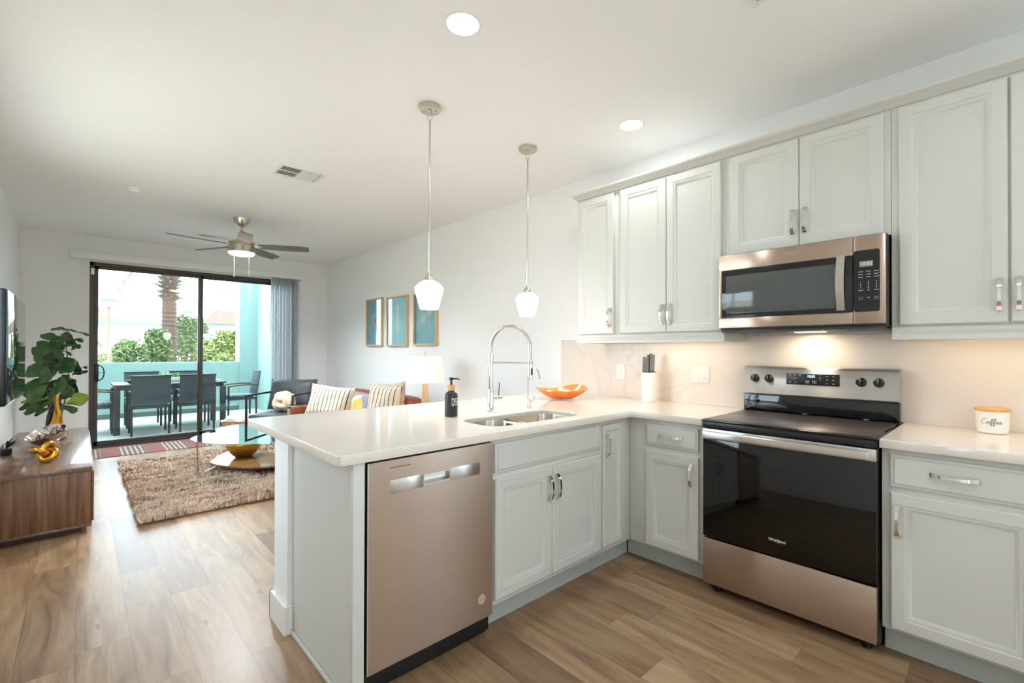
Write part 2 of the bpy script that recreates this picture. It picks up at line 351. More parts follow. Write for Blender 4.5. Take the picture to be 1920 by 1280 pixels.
    def pillow(s, w, h, t, n=14, pinch=.07, wrinkle=.012, seed=0):
        rnd = random.Random(seed); ph = [rnd.random()*6 for _ in range(4)]
        for sg in (-1, 1):
            V = []; Fc = []
            for i in range(n+1):
                for j in range(n+1):
                    u = -1+2*i/n; v = -1+2*j/n
                    th = t*max((1-u**4)*(1-v**4), 0)**.55
                    x = w*u*(1-pinch*(1-v*v)); z = h*v*(1-pinch*(1-u*u))
                    th += wrinkle*math.sin(5*u+ph[0])*math.sin(4*v+ph[1])*(1-u*u)*(1-v*v)
                    V.append((x, sg*th, z))
            for i in range(n):
                for j in range(n):
                    q = (i*(n+1)+j, (i+1)*(n+1)+j, (i+1)*(n+1)+j+1, i*(n+1)+j+1); Fc.append(q if sg < 0 else q[::-1])
            s.add(V, Fc)
        bmesh.ops.remove_doubles(s.bm, verts=s.bm.verts[:], dist=1e-5); return s
    def cushion(s, x0, x1, y0, y1, z0, z1, puff=.02, n=8, e=.75):
        """soft box: rounded edges, puffed faces"""
        c = Vector(((x0+x1)/2, (y0+y1)/2, (z0+z1)/2)); hx, hy, hz = abs(x1-x0)/2, abs(y1-y0)/2, abs(z1-z0)/2
        b = bmesh.new(); bmesh.ops.create_cube(b, size=2.0); bmesh.ops.subdivide_edges(b, edges=b.edges[:], cuts=n, use_grid_fill=True)
        rr = min(hx, hy, hz)*e
        for v in b.verts:
            x, y, z = v.co; p = Vector((x*hx, y*hy, z*hz))
            q = Vector((max(-hx+rr, min(hx-rr, p.x)), max(-hy+rr, min(hy-rr, p.y)), max(-hz+rr, min(hz-rr, p.z)))); d = p-q
            if d.length > 1e-6: p = q+d.normalized()*min(rr, d.length) if d.length > rr else p
            for k, (a, bb) in enumerate(((y, z), (x, z), (x, y))):
                if abs(v.co[k]) > .999: p[k] += math.copysign(puff*(1-a*a)*(1-bb*bb), v.co[k])
            v.co = p+c
        return s.join(b)

WORLDLOC = {}
def root_of(o):
    while o.parent: o = o.parent
    return o
def finish(mb, name, m, smooth=True, off=None):
    bm = mb.bm; bmesh.ops.recalc_face_normals(bm, faces=bm.faces[:])
    if off is not None: bmesh.ops.translate(bm, verts=bm.verts[:], vec=-Vector(off))
    me = bpy.data.meshes.new(name); bm.to_mesh(me); bm.free()
    me.materials.append(MAT[m] if isinstance(m, str) else m)
    if smooth:
        me.polygons.foreach_set('use_smooth', [True]*len(me.polygons)); me.set_sharp_from_angle(angle=math.radians(38))
    o = bpy.data.objects.new(name, me); COL.objects.link(o); return o
def tag(o, label=None, cat=None, group=None, kind=None):
    for k, v in (('label', label), ('category', cat), ('group', group), ('kind', kind)):
        if v: o[k] = v
    return o
def thing(name, label, cat, loc=(0, 0, 0), rz=0, group=None, world=False):
    o = bpy.data.objects.new(name, None); COL.objects.link(o); o.location = loc; o.rotation_euler = (0, 0, rz); o.empty_display_size = .05
    if world: WORLDLOC[o.name] = Vector(loc)
    return tag(o, label, cat, group)
def part(mb, name, m, parent, smooth=True, label=None, kind=None):
    r = root_of(parent); o = finish(mb, name, m, smooth, WORLDLOC.get(r.name)); o.parent = parent
    return tag(o, label, kind=kind)
def single(mb, name, m, label, cat, group=None, kind=None, smooth=True, loc=None):
    o = finish(mb, name, m, smooth, loc)
    if loc is not None: o.location = loc
    return tag(o, label, cat, group, kind)
def struct(mb, name, m, parent=None, smooth=False):
    o = finish(mb, name, m, smooth)
    if parent: o.parent = parent
    else: o['kind'] = 'structure'
    return o
def copy_tree(o, parent=None):
    c = o.copy(); COL.objects.link(c)
    if parent: c.parent = parent
    for ch in [x for x in o.children]: copy_tree(ch, c)
    return c
def text(name, txt, size, m, parent, M, depth=.0006, align='CENTER', sx=1., cyl=None, label=None):
    cu = bpy.data.curves.new(name, 'FONT'); cu.body = txt; cu.size = size; cu.extrude = depth; cu.align_x = align; cu.align_y = 'CENTER'
    t = bpy.data.objects.new('tmp', cu); COL.objects.link(t); bpy.context.view_layer.update()
    me = bpy.data.meshes.new_from_object(t.evaluated_get(bpy.context.evaluated_depsgraph_get())); bpy.data.objects.remove(t)
    me.name = name
    off = WORLDLOC.get(root_of(parent).name, Vector())
    for v in me.vertices:
        p = Vector((v.co.x*sx, v.co.y, v.co.z+depth))
        if cyl:
            r, a0 = cyl; a = a0+p.x/r; v.co = Vector(((r+p.z)*math.cos(a), (r+p.z)*math.sin(a), p.y))+M
        else: v.co = M @ p-off
    me.materials.clear(); me.materials.append(MAT[m]); o = bpy.data.objects.new(name, me); COL.objects.link(o); o.parent = parent
    return tag(o, label)
def disk_light(name, parent, loc, size, power, color, spread=PI, rot=None, shape='DISK', size_y=None):
    l = bpy.data.lights.new(name, 'AREA'); l.shape = shape; l.size = size; l.energy = power; l.color = color; l.spread = spread
    if size_y: l.size_y = size_y
    o = bpy.data.objects.new(name, l); COL.objects.link(o); o.parent = parent; o.location = loc
    if rot: o.rotation_euler = rot
    return o
def smooth_poly(pts, n=6):
    out = []; m = len(pts)
    for i in range(m):
        p0, p1, p2, p3 = (Vector(pts[(i+k) % m]) for k in (-1, 0, 1, 2))
        for k in range(n):
            t = k/n; out.append(tuple(.5*((2*p1)+(p2-p0)*t+(2*p0-5*p1+4*p2-p3)*t*t+(3*p1-p0-3*p2+p3)*t**3)))
    return out
# ================================================================== the setting
XL, YB, YF, ZC = -3.608, -2.4, 7.76, 2.734
struct(MB().box(XL, 0, YB, YF+.02, -.06, 0), 'floor', 'floor')
struct(MB().box(XL-.15, .15, YB-.15, YF+.15, ZC, ZC+.12), 'ceiling', 'ceiling')
RW = (-2.28, -1.08, .55, 2.45)  # unseen right-wall window, added for fill light and a dishwasher reflection
struct(MB().box(0, .15, YB-.15, RW[0], -.06, ZC).box(0, .15, RW[1], YF+.15, -.06, ZC).box(0, .15, RW[0], RW[1], -.06, RW[2]).box(0, .15, RW[0], RW[1], RW[3], ZC), 'wall_right', 'wall')
wr = tag(bpy.data.objects.new('window_2', None), kind='structure'); COL.objects.link(wr); f = MB(); wm = (RW[0]+RW[1])/2
f.box(.06, .10, RW[0], RW[0]+.04, RW[2], RW[3]).box(.06, .10, RW[1]-.04, RW[1], RW[2], RW[3]).box(.06, .10, wm-.05, wm+.05, RW[2], RW[3]).box(.06, .10, RW[0], RW[1], RW[2], RW[2]+.04).box(.06, .10, RW[0], RW[1], RW[3]-.04, RW[3])
struct(f, 'window_frame', 'white', wr); struct(MB().box(.076, .082, RW[0]+.03, RW[1]-.03, RW[2]+.03, RW[3]-.03), 'window_pane', 'pane', wr); struct(MB().box(-.04, .06, RW[0]-.03, RW[1]+.03, RW[2]-.03, RW[2]), 'window_sill', 'white', wr)
ADDED_WINS = [(2.40, 4.42, .95, 2.22)]  # unseen left-wall window, added to brighten the living room
wl = MB()
yy = YB-.15
for (w0, w1, z0, z1) in ADDED_WINS:
    wl.box(XL-.15, XL, yy, w0, -.06, ZC).box(XL-.15, XL, w0, w1, -.06, z0).box(XL-.15, XL, w0, w1, z1, ZC); yy = w1
wl.box(XL-.15, XL, yy, YF+.15, -.06, ZC)
struct(wl, 'wall_left', 'wall')
for i, (w0, w1, z0, z1) in enumerate(ADDED_WINS):
    wr = tag(bpy.data.objects.new('window_%d' % (i+1), None), kind='structure'); COL.objects.link(wr)  # root of the added light-giving window
    f = MB(); xa, xb = XL-.10, XL-.05; wm = (w0+w1)/2
    f.box(xa, xb, w0, w0+.045, z0, z1).box(xa, xb, w1-.045, w1, z0, z1).box(xa, xb, wm-.03, wm+.03, z0, z1).box(xa, xb, w0, w1, z0, z0+.045).box(xa, xb, w0, w1, z1-.045, z1)
    struct(f, 'window_frame', 'white', wr); struct(MB().box(XL-.08, XL-.074, w0+.03, w1-.03, z0+.03, z1-.03), 'window_pane', 'pane', wr)
    struct(MB().box(XL-.05, XL+.04, w0-.03, w1+.03, z0-.03, z0), 'window_sill', 'white', wr)
BX0, BX1 = -3.45, -2.65  # unseen glazed back door, added so sun bounces off the floor
struct(MB().loops([[(XL, y, -.06), (BX0, y, -.06), (BX0, y, DZB), (BX1, y, DZB), (BX1, y, -.06), (0, y, -.06), (0, y, ZC), (XL, y, ZC)] for DZB in (2.4,) for y in (YB-.15, YB)]), 'wall_back', 'wall')
bd = tag(bpy.data.objects.new('door_2', None), kind='structure'); COL.objects.link(bd)
f = MB(); xm = (BX0+BX1)/2
f.box(BX0, BX0+.05, YB-.12, YB-.02, 0, 2.4).box(BX1-.05, BX1, YB-.12, YB-.02, 0, 2.4).box(xm-.04, xm+.04, YB-.12, YB-.02, 0, 2.4).box(BX0, BX1, YB-.12, YB-.02, 2.34, 2.4).box(BX0, BX1, YB-.12, YB-.02, -.02, .05)
struct(f, 'door_frame', 'frame', bd); struct(MB().box(BX0+.03, BX1-.03, YB-.075, YB-.069, .03, 2.36), 'door_pane', 'pane', bd)
DX0, DX1, DZ = -3.0, -.5, 2.405
wf = MB().loops([[(XL, y, -.06), (DX0, y, -.06), (DX0, y, DZ), (DX1, y, DZ), (DX1, y, -.06), (0, y, -.06), (0, y, ZC), (XL, y, ZC)] for y in (YF, YF+.15)])
struct(wf, 'wall_far', 'wall')
struct(MB().box(XL-.15, .15, YB-.15, YF+.15, ZC+.12, ZC+6.5), 'upper_storey', 'wall')  # unseen block added above the ceiling to keep sun off the patio
# half wall behind the peninsula cabinets, its baseboard, room baseboards
struct(MB().box(-2.398, 0, 1.866, 2.060, 0, .876), 'wall_peninsula', 'wall')
bbm = MB(); bbm.box(-2.415, -2.398, 1.850, 2.075, 0, .13, .003).box(-2.398, -2.378, 1.850, 1.866, 0, .13, .003).box(-2.415, -.014, 2.060, 2.075, 0, .13, .003)
struct(bbm, 'baseboard_peninsula', 'white')
struct(MB().box(-.014, 0, 2.076, YF, 0, .10, .003), 'baseboard_right', 'white')
struct(MB().box(XL, XL+.014, YB, YF, 0, .10, .003), 'baseboard_left', 'white')
b = MB(); b.box(XL+.015, DX0-.05, YF-.014, YF, 0, .10, .003); b.box(DX1+.05, -.015, YF-.014, YF, 0, .10, .003)
struct(b, 'baseboard_far', 'white')

# sliding glass door: bronze frame, fixed right panel, sliding left panel
door = tag(bpy.data.objects.new('door_1', None), 'bronze framed sliding glass door onto the patio', kind='structure'); COL.objects.link(door)
fr = MB(); y0, y1 = YF-.005, YF+.13
fr.box(DX0, DX0+.045, y0, y1, 0, DZ, .003).box(DX1-.045, DX1, y0, y1, 0, DZ, .003).box(DX0, DX1, y0, y1, DZ-.05, DZ, .003).box(DX0, DX1, y0, y1, -.02, .03, .003)
struct(fr, 'door_frame', 'frame', door)
XM = -1.80
def sash(x0, x1, yc, nm):
    s = MB(); t = .04
    s.box(x0, x0+t, yc-.018, yc+.018, .03, DZ-.05, .003).box(x1-t, x1, yc-.018, yc+.018, .03, DZ-.05, .003)
    s.box(x0, x1, yc-.018, yc+.018, DZ-.085, DZ-.05, .003).box(x0, x1, yc-.018, yc+.018, .03, .085, .003)
    o = struct(s, nm, 'frame', door)
    struct(MB().box(x0+t-.004, x1-t+.004, yc-.003, yc+.003, .08, DZ-.08), 'door_pane', 'pane', o); return o
sl_ = sash(DX0+.045, XM+.02, YF+.035, 'sliding_sash'); sash(XM-.035, DX1-.045, YF+.085, 'fixed_sash')
h = MB(); hx = DX0+.075
h.box(hx-.018, hx+.018, YF-.004, YF+.018, .86, 1.09, .004); pts = [(hx+.02+.05*math.sin(t), YF-.03, .975+.095*math.cos(t)) for t in [PI*k/12 for k in range(13)]]
h.tube(pts, .007, 8); h.tube([(hx+.02, YF-.03, .975), (hx+.07, YF-.03, .975)], .004, 6); h.cyl((hx+.02, YF-.03, 1.07), (hx+.005, YF+.005, 1.07), .007); h.cyl((hx+.02, YF-.03, .88), (hx+.005, YF+.005, .88), .007)
struct(h, 'door_handle', 'black', door, smooth=True)
s = MB(); s.box(DX0+.012, DX0+.045, YF-.03, YF-.006, 2.24, 2.32, .003)
single(s, 'door_sensor', 'plastic', 'small white contact sensor on the top left of the bronze door frame', 'sensor')

# ================================================================== kitchen
RING_DOOR = [(0, 0), (0, .014), (.005, .019), (.047, .019), (.050, .0165), (.056, .0165), (.066, .009), (.069, .0075), (.0695, .006)]
RING_FRONT = [(0, 0), (0, .012), (.003, .014), (.010, .014), (.015, .019), (.016, .019)]
def handle(parent, M, u, v, w, L=.13, vert=True):
    lp = []; n = 16
    for k in range(n+1):
        s = -1+2*k/n; hgt = w+.004+.026*(1-abs(s)**3.2); wd = .0048+.0045*abs(s)**1.7; th = .0032
        a = s*L/2; q = [(-wd, hgt-th), (wd, hgt-th), (wd, hgt+th), (-wd, hgt+th)]
        if k in (0, n): q = [(-wd, w), (wd, w), (wd, w+.009), (-wd, w+.009)]
        lp.append([(u+x, v+a, z) if vert else (u+a, v+x, z) for x, z in q])
    return part(MB(M).loops(lp), 'handle', 'chrome', parent)
def cab_door(t, M, u0, u1, v0, v1, hu=None, hv=None, w=0., name='door', rings=RING_DOOR, hvert=True):
    if rings is RING_DOOR and u1-u0 < .21: rings = [(i*.62 if i > .006 else i, hh) for i, hh in rings]
    d = part(MB(M @ Matrix.Translation((0, 0, w))).panel(u0, u1, v0, v1, rings), name, 'cab', t)
    if hu is not None: handle(d, M, hu, hv, w+.019, .132 if hvert else .14, hvert)
    return d

# --- upper cabinets on the right wall (u = -y)
MU = MX(-.32)
def upper(loc_y, y_hi, y_lo, z0, z1, label, doors):
    t = thing('wall_cabinet', label, 'cabinet', (-.16, loc_y, z0), group='upper kitchen cabinets', world=True)
    part(MB().box(-.32, -.004, y_lo, y_hi, z0, z1, .0015), 'cabinet_body', 'cab', t)
    for (ya, yb, hy, hv) in doors: cab_door(t, MU, -ya, -yb, z0+.006 if z0 > 1.6 else 1.401, 2.408, -hy, hv)
    return t
upper(1.72, 1.900, 1.536, 1.392, 2.420, 'narrow single-door wall cabinet at the far left end of the upper run', [(1.888, 1.563, 1.592, 1.516)])
upper(1.155, 1.5345, .7785, 1.392, 2.420, 'tall two-door wall cabinet left of the microwave', [(1.507, 1.1535, 1.178, 1.516), (1.1505, .796, 1.126, 1.516)])
upper(.39, .777, .001, 1.830, 2.420, 'short two-door wall cabinet above the microwave', [(.741, .3855, .412, 1.967), (.3825, .028, .356, 1.967)])
upper(-.38, -.0005, -.770, 1.392, 2.420, 'tall two-door wall cabinet at the right edge, right of the microwave', [(-.0286, -.379, -.353, 1.516), (-.387, -.745, -.409, 1.516)])
# crown moulding over the whole run, with its left return
prof = [(.318, 2.421), (.324, 2.421), (.330, 2.430), (.338, 2.436), (.352, 2.448), (.362, 2.452), (.366, 2.458), (.366, 2.466), (.318, 2.466)]
cr = MB()
cr.loops([[(-d, -.78, z) for d, z in prof], [(-d, 1.900+(d-.318), z) for d, z in prof]], True, False)
cr.loops([[(-d, 1.900+(d-.318), z) for d, z in prof], [(-.004, 1.900+(d-.318), z) for d, z in prof]], False, True)
cr.box(-.318, -.004, -.78, 1.9, 2.4202, 2.4262)
single(cr, 'crown_moulding', 'cab', 'sage grey crown moulding running along the tops of the upper cabinets', 'moulding')
def rail(y_hi, y_lo, label, ret_lo):
    pr = [(.300, 1.3915), (.326, 1.3915), (.326, 1.384), (.332, 1.380), (.332, 1.372), (.326, 1.364), (.326, 1.352), (.334, 1.346), (.334, 1.335), (.300, 1.335)]
    m = MB().loops([[(-d, y_lo, z) for d, z in pr], [(-d, y_hi, z) for d, z in pr]])
    ye = y_lo if ret_lo else y_hi
    for yy in ((y_lo, y_lo+.02), (y_hi-.02, y_hi)): m.box(-.300, -.014, yy[0], yy[1], 1.335, 1.3915)
    single(m, 'cabinet_light_rail', 'cab', label, 'moulding', 'light rails under the upper cabinets')
rail(1.898, .780, 'moulded light rail under the upper cabinets left of the microwave', True)
rail(-.002, -.770, 'moulded light rail under the upper cabinet right of the microwave', False)
def ledbar(y0, y1, label):
    yc = (y0+y1)/2
    t = thing('under_cabinet_light', label, 'light', (-.20, yc, 1.391), group='under-cabinet light strips', world=True)
    part(MB().box(-.225, -.175, y0, y1, 1.379, 1.391, .002), 'housing', 'plastic', t)
    part(MB().box(-.220, -.180, y0+.01, y1-.01, 1.3765, 1.3795), 'diffuser', 'strip', t)
    disk_light('strip_lamp', t, (0, 0, -.0155), .04, STRIP_W*(y1-y0)/.6, (1, .84, .64), PI*.95, shape='RECTANGLE', size_y=y1-y0-.02)
ledbar(.84, 1.48, 'warm light strip under the cabinet left of the microwave')
ledbar(-.70, -.10, 'warm light strip under the cabinet right of the microwave')

# --- backsplash and worktops
single(MB().box(-.012, -.0005, -.86, 2.345, .9145, 1.372), 'backsplash', 'backsplash', 'cream veined stone backsplash panel along the right kitchen wall', 'backsplash')
def worktop(outer, holes, label, loc):
    cu = bpy.data.curves.new('worktop', 'CURVE'); cu.dimensions = '2D'; cu.fill_mode = 'BOTH'; cu.extrude = .0155; cu.bevel_depth = .003; cu.bevel_resolution = 2; cu.offset = -.003
    for pl in [outer]+holes:
        sp = cu.splines.new('POLY'); sp.points.add(len(pl)-1); sp.use_cyclic_u = True
        for q, (x, y) in zip(sp.points, pl): q.co = (x-loc[0], y-loc[1], 0, 1)
    t = bpy.data.objects.new('tmp', cu); COL.objects.link(t); bpy.context.view_layer.update()
    me = bpy.data.meshes.new_from_object(t.evaluated_get(bpy.context.evaluated_depsgraph_get())); bpy.data.objects.remove(t)
    me.materials.clear(); me.materials.append(MAT['quartz']); o = bpy.data.objects.new('worktop', me); COL.objects.link(o); o.location = (loc[0], loc[1], .8955)
    return tag(o, label, 'worktop')
def arc(cx, cy, r, a0, a1, n=6): return [(cx+r*math.cos(a0+(a1-a0)*k/n), cy+r*math.sin(a0+(a1-a0)*k/n)) for k in range(n+1)]
def rrect(x0, x1, y0, y1, r, n=6):
    return arc(x1-r, y0+r, r, -PI/2, 0, n)+arc(x1-r, y1-r, r, 0, PI/2, n)+arc(x0+r, y1-r, r, PI/2, PI, n)+arc(x0+r, y0+r, r, PI, 1.5*PI, n)
YC, YE, XE = 1.2027, 2.414, -2.438
outer = [(-.0005, .762), (-.0005, YE)]+arc(XE+.02, YE-.02, .02, PI/2, PI)+arc(XE+.025, YC+.025, .025, PI, 1.5*PI)+[(-.6585, YC), (-.6585, .762)]
SX0, SX1, SY0, SY1 = -1.655, -.990, 1.305, 1.605
worktop(outer, [rrect(SX0, SX1, SY0, SY1, .085, 8)], 'white quartz L-shaped worktop over the peninsula, with the sink cut into it', (-1.2, 1.6))
worktop([(-.0005, -.005), (-.6585, -.005), (-.6585, -.86), (-.0005, -.86)], [], 'short white quartz worktop right of the range', (-.33, -.43))

# --- base cabinets
def base_body(t, x0, x1, y0, y1, toe): part(MB().box(x0, x1, y0, y1, .115, .876, .0015), 'cabinet_body', 'cab', t); part(MB().box(*toe, 0, .116), 'toe_kick', 'toe', t)
MP = MY(1.245)
t = thing('base_cabinet', 'wide sink base cabinet with a blank front above two doors', 'cabinet', (-1.32, 1.55, 0), group='lower kitchen cabinets', world=True)
sb = MB(); xa, xb, ya, yb = -1.732, -.916, 1.245, 1.862
sb.box(xa, xb, ya, ya+.02, .115, .876, .001).box(xa, xa+.018, ya+.02, yb, .115, .876).box(xb-.018, xb, ya+.02, yb, .115, .876).box(xa+.018, xb-.018, yb-.018, yb, .115, .876).box(xa+.018, xb-.018, ya+.02, yb-.018, .115, .135)
part(sb, 'cabinet_body', 'cab', t); part(MB().box(-1.73, -.917, 1.305, 1.325, 0, .1145), 'toe_kick', 'toe', t)
cab_door(t, MP, -1.713, -.936, .720, .852, name='false_drawer_front', rings=RING_FRONT)
cab_door(t, MP, -1.713, -1.3335, .142, .690, -1.361, .582); cab_door(t, MP, -1.3305, -.930, .142, .690, -1.304, .582)
t = thing('base_cabinet', 'very narrow full-height base cabinet door in the inside corner', 'cabinet', (-.8, 1.5, 0), group='lower kitchen cabinets', world=True)
base_body(t, -.914, -.603, 1.245, 1.862, (-.914, -.55, 1.305, 1.325))
cab_door(t, MP, -.903, -.712, .148, .850, -.876, .731)
MK = MX(-.61)
t = thing('base_cabinet', 'small base cabinet left of the range with one drawer above one door', 'cabinet', (-.3, .98, 0), group='lower kitchen cabinets', world=True)
base_body(t, -.61, -.014, .764, 1.243, (-.545, -.525, .764, 1.30))
d = cab_door(t, MK, -1.123, -.798, .722, .847, -.960, .786, name='drawer', rings=RING_FRONT, hvert=False); d['label'] = 'shallow drawer with a horizontal pull'
cab_door(t, MK, -1.124, -.796, .128, .690, -.832, .590)
t = thing('base_cabinet', 'base cabinet right of the range with one drawer above one door', 'cabinet', (-.3, -.43, 0), group='lower kitchen cabinets', world=True)
base_body(t, -.61, -.014, -.86, -.006, (-.545, -.525, -.86, -.006))
d = cab_door(t, MK, .036, .462, .718, .852, .232, .790, name='drawer', rings=RING_FRONT, hvert=False); d['label'] = 'shallow drawer with a horizontal pull'
cab_door(t, MK, .036, .462, .128, .693, .060, .578)
t = thing('end_panel', 'pale grey finished end panel closing the peninsula beside the dishwasher', 'panel', (-2.36, 1.55, 0), world=True)
part(MB().box(-2.377, -2.362, 1.245, 1.8635, 0, .876), 'side_panel', 'cab', t)
part(MB().box(-2.379, -2.336, 1.218, 1.245, 0, .876, .002), 'front_stile', 'cab', t)
part(MB().box(-2.389, -2.3772, 1.218, 1.8495, 0, .022, .006), 'shoe_moulding', 'cab', t)

# --- dishwasher
MD = MY(0); D0, D1, DZ0, DZ1, DF = -2.318, -1.735, .098, .866, -1.2215
t = thing('dishwasher', 'stainless steel dishwasher with a recessed pocket handle in the peninsula', 'dishwasher', (-2.03, 1.5, 0), world=True)
part(MB().box(-2.334, -1.7335, 1.252, 1.83, .02, .874), 'tub_housing', 'black', t)
P0, P1, Q0, Q1 = -2.092, -1.965, .746, .786
d = MB(MD); wf_ = -DF
for (u0, u1, v0, v1) in ((D0, P0, DZ0, DZ1), (P1, D1, DZ0, DZ1), (P0, P1, DZ0, Q0), (P0, P1, Q1, DZ1)): d.box(u0, u1, v0, v1, -1.2518, -1.2215)
dd = part(d, 'door', 'stainless', t)
pk = MB(MD).loops([[(P0, Q0, -1.2208), (P1, Q0, -1.2208), (P1, Q1, -1.2208), (P0, Q1, -1.2208)], [(P0+.003, Q0+.003, -1.2208), (P1-.003, Q0+.003, -1.2208), (P1-.003, Q1-.003, -1.2208), (P0+.003, Q1-.003, -1.2208)], [(P0+.008, Q0+.010, -1.247), (P1-.008, Q0+.010, -1.247), (P1-.008, Q1-.004, -1.247), (P0+.008, Q1-.004, -1.247)]], False, True)
part(pk, 'pocket_handle', 'stainless2', dd)
for u0, u1 in ((-2.235, P0-.001), (P1+.001, -1.81)): part(MB(MD).box(u0, u1, .738, .790, -1.2218, -1.2202, .0006), 'trim_strip', 'stainless2', dd)
part(MB(MD).box(-2.236, -2.150, .836, .8385, -1.2218, -1.2208), 'vent_slot', 'black', dd)
part(MB(MD).box(D0-.006, D0, DZ0, DZ1, -1.2518, -1.2225), 'door_edge', 'stainless2', dd)
st = part(MB(MD).lathe([(.021, -1.2216), (.021, -1.2208), (.020, -1.2204)], (-1.795, .186, 0), 28), 'round_sticker', mat('peach_sticker', (224, 196, 172), .5), dd)
ln = MB(MD)
for k, wd in enumerate((.010, .014, .016, .015, .014, .010)): ln.box(-1.795-wd, -1.795+wd, .1985-.005*k, .2003-.005*k, -1.2205, -1.2201)
ln.tube([(-1.795+.019*math.cos(2*PI*k/28), .186+.019*math.sin(2*PI*k/28), -1.2203) for k in range(28)], .0006, 4, True)
part(ln, 'sticker_print', mat('sticker_brown', (150, 96, 76), .6), st)
part(MB().box(-2.334, -1.7335, 1.272, 1.29, 0, .0975), 'kick_plate', 'black', t)

# --- range (u = -y, w = distance from wall)
MR = MX(0)
t = thing('electric_range', 'stainless and black electric range with a glass hob', 'oven', (-.35, .38, 0), world=True)
part(MB(MR).box(-.755, -.002, .035, .903, .03, .628), 'oven_body', 'black', t)
dr = part(MB(MR).box(-.753, -.004, .050, .289, .629, .664, .004), 'storage_drawer', 'stainless', t)
dd = part(MB(MR).box(-.753, -.004, .297, .815, .629, .662, .003), 'oven_door', 'ovenglass', t)
part(MB(MR).box(-.753, -.004, .8155, .868, .629, .668, .003), 'door_top_panel', 'stainless2', dd)
hb = MB(MR).box(-.738, -.024, .825, .861, .694, .708, .005, 3); hb.box(-.735, -.712, .830, .857, .667, .695).box(-.048, -.025, .830, .857, .667, .695)
part(hb, 'handle', 'stainless2', dd)
text('brand_lettering', 'Whirlpool', .019, 'ink', dd, MR @ Matrix.Translation((-.388, .373, .6622)), sx=.95)
part(MB(MR).tube([(-.388+.012*math.cos(a)+.004, .372+.007*math.sin(a), .6628) for a in [2*PI*k/20 for k in range(20)]], .0007, 4, True), 'logo_swoosh', 'goldleaf', dd)
part(MB(MR).box(-.755, -.002, .872, .9045, .629, .664, .004), 'front_fascia', 'black', t)
ct = part(MB(MR).box(-.757, 0, .905, .916, .098, .668, .004), 'hob_frame', 'blackgloss', t)
part(MB(MR).box(-.745, -.012, .9155, .9185, .115, .652, .0012), 'hob_glass', 'hob', ct)
part(MB(MR).box(-.757, -.0, .917, 1.016, .02, .097, .003), 'backguard_base', 'blackgloss', t)
cp = [(.02, 1.0165), (.094, 1.0165), (.104, 1.026), (.096, 1.170), (.088, 1.184), (.072, 1.189), (.02, 1.189)]
cs = part(MB(MR).loops([[(-.757, z, wv) for wv, z in cp], [(0, z, wv) for wv, z in cp]]), 'control_console', 'stainless2', t)
def cpt(y, z): return .104-(z-1.026)/.144*.008
for y in (.689, .610, .158, .083):
    k = MB(); wz = cpt(y, 1.117)
    k.lathe([(.024, 0), (.024, .006), (.021, .009), (.020, .022), (.018, .024)], (0, 0, 0), 24); k.box(-.0045, .0045, -.019, .019, .022, .031, .002)
    k.M = Matrix(); bmesh.ops.transform(k.bm, matrix=MR @ Matrix.Translation((-y, 1.117, wz)), verts=k.bm.verts[:])
    kn = part(k, 'knob', 'black', cs)
    mk = MB(); mk.box(-.0012, .0012, .002, .018, .0308, .0316); bmesh.ops.transform(mk.bm, matrix=MR @ Matrix.Translation((-y, 1.117, wz)), verts=mk.bm.verts[:]); part(mk, 'knob_mark', 'ink', kn)
dp = part(MB(MR).box(-.516, -.254, 1.088, 1.151, .094, .1032, .001), 'display_panel', 'black', cs)
text('clock_digits', '10:01', .019, 'bluedigit', dp, MR @ Matrix.Translation((-.388, 1.137, .1034)), .0003)
im = MB(MR)
for (y, z, wd) in ((.495, 1.143, .010), (.470, 1.143, .010), (.445, 1.143, .010), (.470, 1.122, .009), (.497, 1.102, .014), (.468, 1.102, .008), (.345, 1.130, .014), (.345, 1.143, .005), (.345, 1.118, .005), (.313, 1.140, .010), (.283, 1.140, .008), (.313, 1.120, .008), (.283, 1.120, .009), (.313, 1.100, .008), (.283, 1.100, .011)): im.box(-y-wd/2, -y+wd/2, z-.0012, z+.0012, .1031, .1036)
for y in (.408, .373): im.tube([(-y+dx, 1.106+dz, .1034) for dx, dz in ((-.009, -.006), (.009, -.006), (.009, .006), (-.009, .006))], .0007, 4, True); im.box(-y-.004, -y+.004, 1.1045, 1.1075, .1031, .1036)
part(im, 'button_legends', 'ink', dp)
for (yy, dd_) in ((.70, .60), (.05, .60), (.70, .10), (.05, .10)): part(MB(MR).cyl((-yy, 0, dd_), (-yy, .034, dd_), .018, n=12), 'foot', 'black', t)

# --- over-the-range microwave
t = thing('microwave', 'stainless over-the-range microwave with a black glass door', 'microwave', (-.2, .39, 1.406), world=True)
part(MB(MR).box(-.776, -.008, 1.400, 1.8285, .0135, .385, .003), 'oven_casing', 'darkgrey', t)
dd = MB(MR); U0, U1, V0, V1 = -.777, -.1345, 1.410, 1.824; g0, g1, h0, h1 = -.760, -.1345, 1.466, 1.738
dd.box(U0, U1, V0, h0, .386, .410, .002).box(U0, U1, h1, V1, .386, .410, .002).box(U0, g0, h0, h1, .386, .410, .002)
dd = part(dd, 'door', 'stainless', t)
gl = part(MB(MR).box(g0+.0005, g1, h0+.0005, h1-.0005, .386, .4115, .0015), 'door_glass', 'blackgloss', dd)
part(MB(MR).box(-.735, -.205, 1.490, 1.705, .4112, .4122, .0005), 'window_mesh', 'mwglass', gl)
hm = MB(MR); L = []
for k in range(15):
    s = k/14; v = 1.476+s*.262; ww = .428+.026*math.sin(PI*s); L.append([(-.194, v, ww), (-.160, v, ww), (-.160, v, ww+.010), (-.194, v, ww+.010)])
